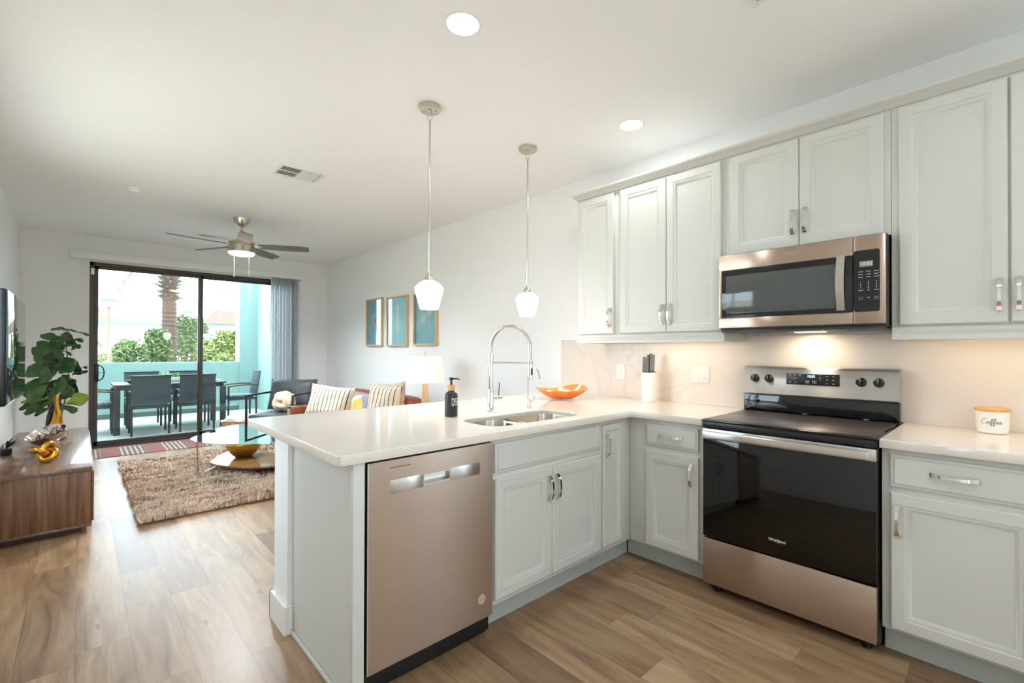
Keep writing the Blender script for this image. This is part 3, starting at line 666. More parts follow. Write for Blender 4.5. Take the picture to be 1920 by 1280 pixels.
hm.loops(L).box(-.188, -.166, 1.480, 1.50, .411, .432).box(-.188, -.166, 1.715, 1.735, .411, .432)
part(hm, 'handle', 'stainless2', dd)
cp_ = part(MB(MR).box(-.132, -.008, V0, V1, .386, .410, .003), 'control_side', 'stainless', t)
bp_ = part(MB(MR).prism(rrect(-.130, -.030, 1.466, 1.756, .010, 4), .4098, .4114), 'control_panel', 'black', cp_)
lc = part(MB(MR).box(-.108, -.056, 1.678, 1.704, .4113, .4119), 'clock_display', 'lcd', bp_)
text('clock_digits', '10:02', .020, 'ink', lc, MR @ Matrix.Translation((-.080, 1.691, .4120)), .0002)
im = MB(MR)
for r_ in range(3):
    for c_ in range(3): im.box(-.112+.030*c_, -.094+.030*c_, 1.654-.013*r_, 1.656-.013*r_, .4112, .4117)
im2 = []
for r_ in range(4):
    for c_ in range(3):
        if r_ == 3 and c_ != 1: im.box(-.112+.030*c_, -.094+.030*c_, 1.566, 1.568, .4112, .4117); continue
        text('keypad_digit', '123456789 0'[3*r_+c_], .011, 'ink', bp_, MR @ Matrix.Translation((-.103+.030*c_, 1.605-.0125*r_, .4116)), .0002)
for c_ in (0, 2): im.tube([(-.103+.030*c_+dx, 1.530+dz, .4116) for dx, dz in ((-.007, -.005), (.007, -.005), (.007, .005), (-.007, .005))], .0006, 4, True)
im.box(-.080, -.066, 1.531, 1.533, .4112, .4117)
part(im, 'button_legends', 'ink', bp_)
text('brand_lettering', 'Whirlpool', .021, 'stainless2', dd, MR @ Matrix.Translation((-.397, 1.790, .4102)), sx=.95)
part(MB(MR).box(-.770, -.015, 1.386, 1.3995, .05, .39, .002), 'underside_grille', 'darkgrey', t)
lamp = part(MB(MR).box(-.45, -.31, 1.3835, 1.3865, .12, .18), 'hob_lamp', 'strip', t)
disk_light('hob_light', t, (.05, 0, -.027), .14, HOOD_W, (1, .84, .62))

# --- sink, taps
t = thing('kitchen_sink', 'stainless double bowl sink set under the white worktop', 'sink', (-1.32, 1.455, .70), world=True)
def bowl(x0, x1, y0, y1, nm):
    L = []
    for (ins, z, r) in ((-.001, .8935, .085), (0, .8945, .085), (.003, .8935, .083), (.005, .885, .082), (.012, .72, .075), (.03, .698, .06), (.09, .694, .03), (.10, .690, .02)):
        L.append([(x, y, z) for x, y in rrect(x0+ins, x1-ins, y0+ins, y1-ins, min(r, (x1-x0)/2-ins-.001, (y1-y0)/2-ins-.001), 6)])
    o = part(MB().loops(L, False, True), nm, 'sinksteel', t)
    cx, cy = (x0+x1)/2, (y0+y1)/2
    part(MB().lathe([(.042, .6945), (.040, .697), (.028, .6955), (.004, .693)], (cx, cy, 0), 20, close0=False), 'drain', 'chrome', o)
bowl(SX0+.004, -1.386, SY0+.003, SY1-.003, 'left_bowl'); bowl(-1.362, SX1-.004, SY0+.003, SY1-.003, 'right_bowl')
part(MB().box(-1.392, -1.356, SY0+.01, SY1-.01, .868, .884, .003), 'divider', 'sinksteel', t)

fx, fy = -1.314, 1.744
t = thing('kitchen_tap', 'tall arched pull-down spring tap behind the sink', 'tap', (fx, fy, .914))
part(MB().lathe([(.027, 0), (.027, .004), (.0185, .008), (.0185, .130), (.0165, .134), (.0125, .136), (.0125, .290)], n=24), 'tap_body', 'chrome', t)
part(MB().lathe([(.0165, .285), (.0165, .345), (.013, .348)], n=20), 'collar', 'chrome', t)
dx, dy = .094, -.236; r_ = math.hypot(dx, dy)/2; ux, uy = dx/(2*r_), dy/(2*r_)
pts = [(0, 0, .34)]; pts += [(ux*(r_-r_*math.cos(a)), uy*(r_-r_*math.cos(a)), .378+r_*1.0*math.sin(a)) for a in [PI*k/60 for k in range(61)]]; pts += [(dx, dy, .30)]
rr = [.0098+(.0011 if k % 2 else 0) for k in range(len(pts))]
part(MB().tube(pts, rr, 10), 'spring_hose', 'nickel', t)
part(MB().lathe([(.010, .302), (.0135, .298), (.0145, .235), (.016, .205), (.0155, .196), (.010, .195)], (dx, dy, 0), 18), 'spray_head', 'chrome', t)
part(MB().box(dx-.006, dx+.006, dy-.0165, dy-.0135, .225, .265, .002), 'spray_button', 'black', t)
part(MB().tube([(ux*.012, uy*.012, .293), (dx-ux*.014, dy-uy*.014, .293)], .0042, 8).lathe([(.0175, .284), (.0175, .302)], (dx, dy, 0), 16), 'hose_arm', 'nickel', t)
lv = part(MB().cyl((.015, 0, .08), (.074, -.004, .08), .0135).cyl((.040, -.002, .08), (.046, -.003, .08), .0142), 'lever_hub', 'chrome', t)
part(MB().tube([(.058, -.003, .09), (.064, -.005, .172)], [.0032, .0026], 8), 'lever', 'darkgrey', t)

t = thing('filter_tap', 'small slim gooseneck filtered water tap right of the spring tap', 'tap', (-1.007, 1.742, .914))
part(MB().lathe([(.021, 0), (.021, .004), (.017, .007), (.012, .058), (.008, .066)], n=20), 'tap_base', 'chrome', t)
pts = [(0, 0, .06), (0, 0, .21)]+[(.004*(1-math.cos(a)), -.046+.046*math.cos(a), .21+.046*math.sin(a)) for a in [PI*k/14 for k in range(1, 15)]]+[(.008, -.094, .196)]
part(MB().tube(pts, .0042, 8), 'spout', 'chrome', t); part(MB().lathe([(.0055, .186), (.0062, .198), (.004, .200)], (.008, -.0945, 0), 12), 'spout_tip', 'nickel', t)
part(MB().tube([(.008, -.004, .034), (.030, -.014, .052), (.046, -.020, .064)], [.006, .0055, .0075], 8), 'lever', 'nickel', t)

# --- things on the worktop
t = thing('soap_dispenser', 'matte black hand pump bottle lettered DISH on the peninsula', 'soap dispenser', (-1.590, 1.754, .914))
bt = part(MB().lathe([(.0335, 0), (.0358, .004), (.0358, .112), (.034, .124), (.026, .134), (.015, .139), (.015, .146)], n=32), 'bottle', 'soapbottle', t)
part(MB().lathe([(.0205, .143), (.0205, .172), (.0185, .174)], n=24), 'bamboo_collar', 'bamboo', t)
part(MB().lathe([(.008, .172), (.007, .178), (.0055, .200), (.0115, .202), (.012, .212), (.009, .215)], n=16).tube([(0, 0, .207), (.024, -.022, .208), (.034, -.031, .203)], [.005, .004, .003], 8), 'pump', 'black', t)
text('lettering', 'DISH', .060, 'ink', bt, Vector((0, 0, .080)), .0003, 'LEFT', .36, cyl=(.0359, math.atan2(-2.137, -1.489)+.04))

t = thing('decorative_dish', 'glossy orange folded glass dish on the worktop corner', 'bowl', (-.455, 1.945, .914))
n = 48; L = []
for f, zz in ((.0, .004), (.30, .004), (.42, .006), (.62, .022), (.84, .046), (1., .068)):
    l = []
    for k in range(n):
        a = 2*PI*k/n; lift = max(0, math.cos(a-.75))**3; curl = max(0, math.cos(a-1.15))**6
        rx = .205*(1-.05*math.cos(2*a)); ry = .125; fr_ = f*(1-.24*curl*f)
        l.append((rx*fr_*math.cos(a), ry*fr_*math.sin(a), zz+(.035*lift+.012*max(0, -math.cos(a))**3)*f*f))
    L.append(l)
o_ = [[(x*1.0, y*1.0, z) for x, y, z in l] for l in L[1:]]
inn = [[(x*.97, y*.96, z+.006) for x, y, z in l] for l in L[1:]][::-1]
m_ = MB(Matrix.Rotation(-YAW, 4, 'Z')); m_.loops(o_+inn)
part(m_, 'dish_shell', 'orange', t)

t = thing('knife_block', 'white marble look knife holder by the backsplash', 'knife block', (-.128, 1.400, .914))
part(MB().lathe([(.050, 0), (.053, .003), (.053, .205), (.051, .211)], n=32), 'holder', 'blockmarble', t)
part(MB().lathe([(.0505, .2112), (.0505, .2135), (.049, .214)], n=32), 'insert', 'black', t)
for (a, b_, hh, lb) in ((-.032, .004, .108, 'leftmost grey-handled knife in the marble holder'), (-.014, -.012, .100, 'second grey-handled knife from the left in the marble holder'), (.000, .014, .122, 'middle grey-handled knife in the marble holder'), (.014, -.006, .130, 'tallest grey-handled knife in the marble holder'), (.034, .004, .122, 'rightmost grey-handled knife in the marble holder')):
    x, y = -.128+RT.x*a+FW.x*b_, 1.400+RT.y*a+FW.y*b_
    kt = thing('kitchen_knife', lb, 'knife', (x, y, 1.126), -YAW, 'knives in the marble holder')
    part(MB().loops([[(-.007+k*.0006+s*.009*(1 if 1 < k < 5 else .9), q*.007, .004+k*hh/6) for s, q in ((-1, -1), (1, -1), (1, 1), (-1, 1))] for k in range(7)]), 'knife_handle', 'steel', kt)
    part(MB().box(-.011, .005, -.001, .001, -.150, .006), 'blade', 'steel', kt)

t = thing('coffee_canister', 'white ceramic canister lettered Coffee with a wooden lid', 'canister', (-.105, -.328, .914))
cn = part(MB().lathe([(.044, 0), (.050, .004), (.054, .03), (.055, .098), (.053, .101)], n=40), 'jar', 'ceramic', t)
part(MB().lathe([(.059, .1012), (.061, .104), (.061, .110), (.059, .113)], n=40), 'lid', 'bamboo', t)
# script lettering as thin strokes wrapped round the jar
S = {'C': [(.85, 1.35), (.6, 1.55), (.25, 1.35), (0, .8), (.05, .2), (.4, 0), (.8, .12), (1.05, .4)],
     'o': [(.0, .4), (.25, .62), (.0, .45), (.02, .1), (.25, .0), (.42, .2), (.35, .52), (.2, .58), (.35, .45), (.65, .5)],
     'f': [(0, .4), (.25, .8), (.38, 1.3), (.28, 1.5), (.16, 1.2), (.1, .4), (.08, -.4), (.16, -.62), (.3, -.45), (.22, 0), (.3, .25), (.5, .4)],
     'e': [(0, .25), (.25, .38), (.38, .55), (.25, .66), (.08, .45), (.08, .12), (.25, .0), (.45, .12), (.62, .3)]}
ac = math.atan2(CAM.y+.328, CAM.x+.105); sz = .0195; x = 0; lm = MB(); tot = 4.25
for ch, adv in (('C', 1.05), ('o', .65), ('f', .5), ('f', .5), ('e', .6), ('e', .6)):
    pl = S[ch]; n_ = 5; fine = []
    for i in range(len(pl)-1):
        p0, p1, p2, p3 = Vector(pl[max(i-1, 0)]), Vector(pl[i]), Vector(pl[i+1]), Vector(pl[min(i+2, len(pl)-1)])
        for k in range(n_):
            q = k/n_; fine.append(.5*((2*p1)+(p2-p0)*q+(2*p0-5*p1+4*p2-p3)*q*q+(3*p1-p0-3*p2+p3)*q**3))
    fine.append(Vector(pl[-1])); pp = []
    for p in fine:
        sx_ = (x+p.x+.12*p.y-tot/2)*sz*.92; a = ac+sx_/.0552; pp.append((.0554*math.cos(a), .0554*math.sin(a), .046+p.y*sz*.80))
    lm.tube(pp, .00065, 5); x += adv
part(lm, 'lettering', 'inkdark', cn)

def outlet(y, z, w_, label, double):
    t = thing('wall_outlet', label, 'socket', (-.012, y, z), group='sockets on the backsplash')
    pl = part(MB(MX(0)).box(-w_/2, w_/2, -.058, .058, 0, .006, .003), 'cover_plate', 'plastic', t)
    cs_ = (-.023, .023) if double else (0,)
    for i, c in enumerate(cs_):
        q = part(MB(MX(0)).box(c-.0165, c+.0165, -.034, .034, .006, .0085, .001), 'rocker_switch' if double and i == 0 else 'socket_face', 'ceramic', pl)
        if double and i == 0:
            part(MB(MX(0)).box(c-.0155, c+.0155, .002, .033, .0085, .0105, .001), 'rocker', 'plastic', q); continue
        sm = MB(MX(0))
        for dz in (.018, -.018): sm.box(c-.0075, c-.0055, dz-.004, dz+.005, .0085, .0088).box(c+.0055, c+.0075, dz-.004, dz+.004, .0085, .0088).lathe([(.0022, .0085), (.0022, .0088)], (c, dz-.009, 0), 8)
        part(sm, 'slots', 'darkgrey', q)
outlet(1.720, 1.114, .078, 'white single socket plate behind the orange dish', False)
outlet(1.074, 1.117, .122, 'white double switch and socket plate left of the range', True)

# --- ceiling fittings
def pendant(x, label):
    y = 2.004; t = thing('pendant_light', label, 'pendant light', (x, y, ZC), group='pendant lights over the peninsula')
    cpn = part(MB().lathe([(.064, -.001), (.064, -.022), (.060, -.026), (.012, -.027), (.010, -.040)], n=32), 'ceiling_canopy', 'nickel', t)
    for sx_ in (-1, 1): part(MB().lathe([(.004, -.0262), (.005, -.032), (.003, -.036)], (sx_*.036*RT.x, sx_*.036*RT.y, 0), 10), 'canopy_screw', 'nickel', cpn)
    lk = MB(); lk.tube([(.013*math.cos(a)*RT.x, .013*math.cos(a)*RT.y, -.060+.022*math.sin(a)) for a in [2*PI*k/20 for k in range(20)]], .0022, 6, True)
    lk.tube([(.008*math.cos(a)*FW.x, .008*math.cos(a)*FW.y, -.040+.012*math.sin(a)) for a in [2*PI*k/16 for k in range(16)]], .002, 6, True)
    part(lk, 'hanging_loop', 'nickel', t)
    part(MB().lathe([(.003, -.080), (.0058, -.086), (.0058, -.985), (.004, -.990)], n=12), 'rod', 'nickel', t)
    part(MB().lathe([(.006, -.985), (.010, -.998), (.020, -1.010), (.031, -1.034), (.031, -1.042), (.026, -1.043)], n=24), 'shade_cap', 'nickel', t)
    o = part(MB().lathe([(.030, -1.040), (.052, -1.052), (.080, -1.078), (.084, -1.088), (.082, -1.104), (.055, -1.204), (.052, -1.210), (.049, -1.206), (.078, -1.104), (.050, -1.058), (.030, -1.046)], n=36, close0=False, close1=False), 'glass_shade', 'opal', t)
    l = bpy.data.lights.new('pendant_bulb', 'POINT'); l.energy = PENDANT_W; l.color = (1, .97, .93); l.shadow_soft_size = .03
    lo = bpy.data.objects.new('pendant_bulb', l); COL.objects.link(lo); lo.parent = t; lo.location = (0, 0, -1.19)
pendant(-1.577, 'left glass pendant light hanging over the peninsula, nearer the camera')
pendant(-.762, 'right glass pendant light hanging over the peninsula, nearer the wall cabinets')
def downlight(x, y, label, w_=DOWNLIGHT_W, col=(.90, .96, 1)):
    t = thing('recessed_downlight', label, 'ceiling light', (x, y, ZC), group='recessed ceiling downlights')
    part(MB().lathe([(.082, -.0005), (.082, -.004), (.072, -.006), (.070, -.0005)], n=36, close0=False, close1=False), 'trim_ring', 'white', t)
    part(MB().lathe([(.070, -.001), (.070, -.0035), (.02, -.004)], n=36), 'lens', 'led', t)
    disk_light('downlight_lamp', t, (0, 0, -.006), .13, w_, col)
downlight(-1.856, 1.294, 'large round recessed downlight in the ceiling above the dishwasher')
downlight(-.523, 1.295, 'smaller looking round recessed downlight near the wall cabinets')
for (x, y) in ((-1.856, -.35), (-.95, -1.5), (-2.7, -1.5)): downlight(x, y, 'recessed downlight over the kitchen behind the photographer')  # out-of-view lamps added to brighten the kitchen
def vent(x, y, sx_, sy_, label, rows=2, cols=2):
    t = thing('ceiling_vent', label, 'vent', (x, y, ZC), group='ceiling air vents')
    fr_ = MB(); e = .028
    fr_.box(-sx_, sx_, -sy_, -sy_+e, -.008, -.0005, .002).box(-sx_, sx_, sy_-e, sy_, -.008, -.0005, .002).box(-sx_, -sx_+e, -sy_+e, sy_-e, -.008, -.0005, .002).box(sx_-e, sx_, -sy_+e, sy_-e, -.008, -.0005, .002)
    fr_.box(-.006, .006, -sy_+e, sy_-e, -.008, -.001)
    if rows == 2: fr_.box(-sx_+e, sx_-e, -.006, .006, -.008, -.001)
    part(fr_, 'vent_frame', 'white', t); part(MB().box(-sx_+e, sx_-e, -sy_+e, sy_-e, -.002, -.0005), 'vent_duct', 'darkgrey', t)
    lv = MB(); k = -sx_+e+.008
    while k < sx_-e-.004:
        M0 = Matrix.Translation((k, 0, -.006)) @ Matrix.Rotation(.6*(1 if k < 0 else -1), 4, 'Y'); lv.M = M0; lv.box(-.0012, .0012, -sy_+e, sy_-e, -.006, .004); k += .0135
    part(lv, 'louvres', 'white', t)
vent(-1.785, 3.66, .175, .135, 'white ceiling air vent between the fan and the pendants')
vent(-1.85, 6.68, .17, .07, 'slim white ceiling vent beyond the fan, near the patio door', 1)
vent(-1.205, .190, .175, .175, 'white ceiling vent cut by the top edge above the kitchen')
t = thing('smoke_detector', 'small round white detector on the living room ceiling', 'detector', (-2.731, 5.09, ZC))
part(MB().lathe([(.062, -.0005), (.062, -.012), (.056, -.016)], n=28), 'base_plate', 'white', t); part(MB().lathe([(.040, -.016), (.038, -.030), (.026, -.036)], n=24), 'sensor_dome', 'white', t)

t = thing('ceiling_fan', 'nickel ceiling fan with five grey blades and a lit light', 'ceiling fan', (-1.790, 5.500, ZC))
part(MB().lathe([(.082, -.001), (.080, -.015), (.060, -.065), (.040, -.088), (.016, -.094)], n=28), 'ceiling_canopy', 'nickel', t)
part(MB().lathe([(.0125, -.090), (.0125, -.245)], n=14), 'down_rod', 'nickel', t)
part(MB().lathe([(.022, -.225), (.060, -.242), (.122, -.258), (.130, -.272), (.130, -.285), (.118, -.292), (.118, -.300), (.130, -.306), (.132, -.375), (.128, -.380)], n=40), 'motor_housing', 'nickel', t)
part(MB().lathe([(.126, -.378), (.126, -.390), (.110, -.404), (.06, -.412), (.01, -.414)], n=36), 'light_lens', 'fanlens', t)
disk_light('fan_lamp', t, (0, 0, -.418), .22, FAN_W, (.91, .965, 1), math.radians(150))
for k in range(5):
    al = math.radians(17+72*k); d3 = RT*math.cos(al)+FW*math.sin(al); M0 = Matrix.Translation((0, 0, -.302)) @ Matrix.Rotation(math.atan2(d3.y, d3.x), 4, 'Z')
    br = MB(M0); br.box(.11, .20, -.022, .022, -.006, .006, .003)
    M1 = M0 @ Matrix.Rotation(math.radians(-13), 4, 'X'); pl = [(.17, -.050), (.30, -.066), (.52, -.070), (.66, -.062), (.685, -.050), (.685, .040), (.66, .056), (.50, .066), (.30, .062), (.17, .048)]
    bl = part(MB(M1).prism(pl, -.004, .004), 'fan_blade', 'fanblade', t); part(br, 'blade_bracket', 'nickel', bl)
for s_, ll in ((-1, .215), (1, .205)):
    p = RT*(.062*s_*1.35)
    part(MB().tube([(p.x, p.y, -.40), (p.x, p.y, -.40-ll)], .0014, 6).lathe([(.003, -.40-ll), (.0045, -.415-ll), (.004, -.432-ll)], (p.x, p.y, 0), 10), 'pull_chain', 'nickel', t)
t = thing('motion_sensor', 'small white motion sensor high in the far left corner', 'sensor', (-3.585, 7.745, 2.195), world=True)
part(MB().box(-3.606, -3.560, 7.722, 7.758, 2.160, 2.232, .006), 'sensor_case', 'plastic', t); part(MB().box(-3.598, -3.568, 7.7195, 7.7225, 2.168, 2.195, .001), 'sensor_lens', 'white', t)
# ================================================================== living room
# --- window dressing
t = thing('vertical_blind', 'grey vertical blind stacked at the right of the patio door, under a white valance', 'blind', (-.70, 7.68, 2.42), world=True)
part(MB().box(-3.177, -.44, 7.640, 7.655, 2.425, 2.515, .004).box(-3.177, -3.165, 7.655, 7.757, 2.425, 2.515).box(-.452, -.44, 7.655, 7.757, 2.425, 2.515).box(-3.165, -.452, 7.655, 7.757, 2.505, 2.515), 'valance', 'white', t)
part(MB().box(-3.15, -.47, 7.675, 7.715, 2.455, 2.500), 'head_rail', 'white', t)
for k in range(17):
    x = -.885+.0245*k; a = math.radians(62+random.uniform(-9, 9)); dx, dy = .044*math.cos(a), .044*math.sin(a)
    sl2 = MB(); n = 5; L = []
    for zz in (.035, 2.452):
        L.append([(x+dx*s+.005*(1-s*s)*math.sin(a), 7.695+dy*s-.005*(1-s*s)*math.cos(a)+o, zz) for o, rng in ((0, 1), (.0016, -1)) for s in [rng*(-1+2*i/n) for i in range(n+1)]])
    part(sl2.loops(L), 'slat', 'blind', t)
part(MB().tube([(-.905, 7.66, 2.45), (-.912, 7.655, 1.60)], .004, 6), 'wand', 'plastic', t)

# --- media console and what stands on it
t = thing('media_console', 'low walnut media console along the left wall', 'console', (-3.27, 5.18, 0), world=True)
part(MB().box(-3.525, -3.014, 4.050, 6.300, .432, .462, .002), 'top', 'walnut_h', t)
part(MB().box(-3.520, -3.020, 4.055, 6.295, .0645, .4315, .001), 'carcass', 'walnut_v', t)
part(MB().box(-3.525, -3.014, 4.050, 6.300, .046, .064, .001), 'bottom_edge', 'walnut_h', t)
part(MB().box(-3.47, -3.070, 4.13, 6.22, 0, .0455), 'plinth', mat('dark_walnut_plinth', (74, 48, 38), .5), t)
for k in range(3):
    y = 4.075+k*.735; dr_ = part(MB().box(-3.0195, -3.004, y, y+.725, .075, .425, .001), 'drawer_front', 'walnut_v', t)
t = thing('television', 'large black flat screen television on an arm over the console', 'television', (-3.46, 5.25, 1.29), world=True)
part(MB().box(-3.500, -3.458, 4.50, 6.00, .872, 1.708, .012, 3), 'casing', 'black', t)
part(MB().box(-3.4585, -3.4545, 4.508, 5.992, .885, 1.700, .001), 'screen', mat('glossy_tv_screen', (10, 11, 13), .03, spec=1.0), t)
part(MB().box(-3.458, -3.452, 4.50, 6.0, .8705, .8835, .002), 'lower_bezel', 'stainless2', t)
part(MB().box(-3.606, -3.59, 5.05, 5.45, 1.10, 1.50, .003).box(-3.592, -3.50, 5.20, 5.30, 1.26, 1.34).box(-3.515, -3.499, 5.05, 5.45, 1.15, 1.45), 'wall_mount', 'black', t)

t = thing('knot_sculpture', 'shiny gold knot ornament nearest the camera on the console', 'ornament', (-3.255, 4.435, .528))
pts = []
for k in range(96):
    a = 2*PI*k/96; pts.append(((math.sin(a)+2*math.sin(2*a))*.0235, (math.cos(a)-2*math.cos(2*a))*.0235, -math.sin(3*a)*.027))
M0 = Matrix.Rotation(.5, 4, 'Z') @ Matrix.Rotation(math.radians(38), 4, 'X')
kb = MB(M0).tube(pts, .0205, 12, True); mz = min(v.co.z for v in kb.bm.verts)
bmesh.ops.translate(kb.bm, verts=kb.bm.verts[:], vec=(0, 0, .463-.528-mz)); part(kb, 'knot', 'gold', t)
t = thing('silver_bowl', 'oval polished silver bowl holding decorative balls on the console', 'bowl', (-3.235, 5.05, .4625))
op = [(.03, 0), (.045, .002), (.075, .025), (.098, .062), (.108, .105), (.106, .1055), (.094, .064), (.070, .029), (.02, .010)]
bo = MB(Matrix.Translation((0, 0, .052)) @ Matrix.Rotation(-YAW, 4, 'Z') @ Matrix.Rotation(math.radians(30), 4, 'X') @ Matrix.Rotation(math.radians(-8), 4, 'Y')); bo.loops([[(r*1.42*math.cos(2*PI*k/40), r*math.sin(2*PI*k/40), z) for k in range(40)] for r, z in op])
part(bo, 'bowl_shell', 'silver', t)
for (rx, fx_, z, r, m, lb) in ((.020, .015, .135, .050, 'ball', 'large carved cream ball on top in the silver bowl'), (-.070, -.030, .088, .036, 'ball', 'smaller carved ball at the left in the silver bowl'), (.006, -.058, .080, .034, 'ball2', 'smooth dark brown ball at the front of the silver bowl'), (.086, -.028, .100, .035, 'ball', 'smaller carved ball at the right in the silver bowl')):
    p = Vector((-3.235, 5.05, .4625))+RT*rx+FW*fx_+UP*z
    single(MB().ball((0, 0, 0), r, 20, 12), 'decorative_ball', m, lb, 'ornament', 'decorative balls in the silver bowl').location = p
t = thing('gold_figurine', 'slender gold animal figurine on a dark base at the console far end', 'ornament', (-3.245, 5.86, .4625), -YAW)
part(MB().box(-.085, .065, -.05, .05, 0, .018, .003), 'figurine_base', mat('navy_stone', (34, 34, 58), .3), t)
bd = [(-.004, .0, .018, .052, .042), (-.012, .0, .045, .062, .050), (-.004, .0, .085, .058, .044), (.008, .0, .13, .044, .036), (.016, .0, .18, .036, .030), (.018, 0, .215, .032, .026), (.012, 0, .25, .020, .020), (.010, 0, .30, .016, .016), (.008, 0, .335, .015, .015), (.006, 0, .355, .018, .018), (.006, 0, .375, .014, .016), (.004, 0, .385, .005, .006)]
fg = MB().loops([[(cx+rx*math.cos(2*PI*k/18)*(1+.10*math.sin(3*2*PI*k/18+z*40)), cy+ry*math.sin(2*PI*k/18), z) for k in range(18)] for cx, cy, z, rx, ry in bd])
part(fg, 'figure_body', 'gold', t)
part(MB().tube([(-.055, .0, .02), (-.062, -.006, .10), (-.050, .0, .19), (-.030, .004, .27), (-.028, .0, .29)], [.018, .022, .026, .020, .006], 10).tube([(-.03, 0, .20), (.0, -.01, .18), (.03, -.02, .16)], [.010, .009, .006], 8), 'shadow_companion', mat('dark_patina', (40, 36, 40), .3), t)  # dark form standing in for the shaded side of the gold figure
t = thing('small_fern', 'small dark spiky plant on the console at the left picture edge', 'plant', (-3.49, 4.95, .4625))
part(MB().lathe([(.03, 0), (.036, .02), (.034, .05), (.030, .05)], n=16), 'little_pot', 'black', t)
lf = MB()
for k in range(26):
    a = random.uniform(-1.2, 1.5); l_ = random.uniform(.08, .14); e_ = random.uniform(.25, 1.1); d3 = Vector((math.cos(a)*math.cos(e_), math.sin(a)*math.cos(e_), math.sin(e_))); s3 = Vector((-math.sin(a), math.cos(a), 0))*.007
    if d3.x < 0: d3.x *= .3
    b0 = Vector((0, 0, .05)); m1 = b0+d3*l_*.55+UP*.004; e1 = b0+d3*l_-UP*.012
    lf.add([b0-s3*.4, b0+s3*.4, m1+s3, e1, m1-s3], [(0, 1, 2, 3, 4)])
part(lf, 'fronds', mat('dark_fern', (28, 46, 38), .5), t, smooth=False)

# --- fiddle-leaf fig
PC = Vector((-3.27, 6.93, 0)); t = thing('fiddle_leaf_fig', 'tall fiddle-leaf fig plant in the corner behind the console', 'plant', PC)
part(MB().lathe([(.12, 0), (.15, .02), (.17, .27), (.165, .30), (.15, .30), (.15, .26)], n=28), 'planter', 'pot', t)
part(MB().lathe([(.149, .250), (.149, .262), (.01, .266)], n=24), 'soil', 'soil', t)
def pp_(px, py, d): return RT*((px-95)*.006)+FW*d+UP*(1.28-(py-647)*.00605)
stm = MB()
for (pts) in ([(98, 800, .0), (103, 760, .02), (112, 715, .04), (110, 668, .03), (112, 630, .0), (117, 610, .0)], [(92, 800, .02), (86, 760, .0), (80, 720, -.02), (78, 680, 0), (72, 650, 0)], [(95, 800, -.02), (106, 755, -.06), (118, 735, -.08), (128, 728, -.08)]):
    L = [Vector((0, 0, .26))+RT*(.02 if pts[0][0] > 94 else -.02)]+[pp_(*p) for p in pts]; stm.tube(L, [.011-.0014*k for k in range(len(L))], 8)
part(stm, 'stems', 'trunk', t)
def leaf(mb, b0, t0, wd, tilt, droop, fold=.25):
    b0, t0 = Vector(b0), Vector(t0); ax = t0-b0; Ln = ax.length; ax.normalize()
    side = ax.cross(FW*-1); side = side.normalized() if side.length > .05 else RT.copy(); nrm = side.cross(ax).normalized()
    R_ = Matrix.Rotation(tilt, 3, ax); side = R_ @ side; nrm = R_ @ nrm; V = []; nu, nv = 9, 4
    for i in range(nu+1):
        s = i/nu; pr = math.sin(PI*min(1, s*.96+.02))**.65*(.62+.5*s-.14*math.sin(2*PI*s+.3)); ww = wd*pr if i else .004
        for j in range(-nv//2, nv//2+1):
            q = j/(nv/2); V.append(tuple(b0+ax*(Ln*s)+side*(ww*q)+nrm*(fold*abs(q)*ww*.7+.012*math.sin(7*s+3*q))-UP*(droop*s*s*Ln)))
    k = nv+1; mb.add(V, [(i*k+j, (i+1)*k+j, (i+1)*k+j+1, i*k+j+1) for i in range(nu) for j in range(nv)])
LV = [(124, 612, 92, 608, .0, .055, 1.25), (122, 613, 163, 617, .0, .045, 1.2), (106, 634, 73, 618, .0, .075, .9), (112, 632, 148, 625, .02, .060, 1.1), (110, 642, 151, 636, -.02, .062, 1.0), (102, 645, 79, 658, -.02, .070, .7), (104, 648, 137, 652, -.04, .065, 1.0), (113, 642, 119, 612, .02, .075, .4),
      (96, 672, 54, 650, .05, .125, .35), (94, 692, 133, 662, .03, .130, .1), (100, 690, 64, 660, .06, .12, -.3), (116, 694, 153, 683, .05, .035, 1.2), (122, 684, 147, 677, .08, .03, 1.2), (104, 712, 143, 699, -.02, .055, .9), (114, 738, 142, 712, -.05, .105, .2),
      (112, 754, 156, 750, -.08, .075, .45), (92, 724, 38, 716, .0, .130, .1), (84, 738, 32, 752, .02, .085, .6), (92, 742, 50, 760, -.03, .085, .35), (86, 752, 64, 766, .0, .05, .3), (84, 680, 50, 690, .10, .11, .2), (80, 700, 112, 722, .12, .12, .1), (96, 700, 70, 728, .10, .11, -.2), (100, 728, 84, 756, .04, .09, .2),
      (78, 668, 40, 640, .10, .09, .3), (72, 652, 46, 630, .12, .07, .5), (72, 652, 92, 632, .14, .08, .3), (106, 702, 126, 726, .10, .10, .2), (104, 686, 78, 700, -.04, .10, .15), (98, 716, 118, 694, .06, .10, -.2), (110, 668, 134, 690, .10, .09, .2), (80, 716, 50, 734, .08, .10, .1), (96, 708, 104, 742, -.02, .09, .1), (88, 660, 108, 676, .05, .09, -.1),
      (104, 640, 84, 628, .04, .10, .2), (112, 634, 132, 640, .05, .09, .1), (96, 664, 120, 650, -.03, .10, .2), (84, 696, 60, 676, -.05, .13, .1), (104, 704, 132, 714, -.05, .12, .0), (88, 712, 62, 740, -.06, .12, .1), (98, 734, 122, 752, -.04, .10, .2), (80, 680, 104, 700, -.07, .13, .1), (92, 646, 70, 640, .06, .09, .4), (78, 724, 44, 704, .05, .11, .2)]
fm = MB()
for (bx, by, tx, ty, d, wd, tl) in LV: leaf(fm, pp_(bx, by, d), pp_(tx, ty, d-.05), wd*.5*1.5, tl, .10)
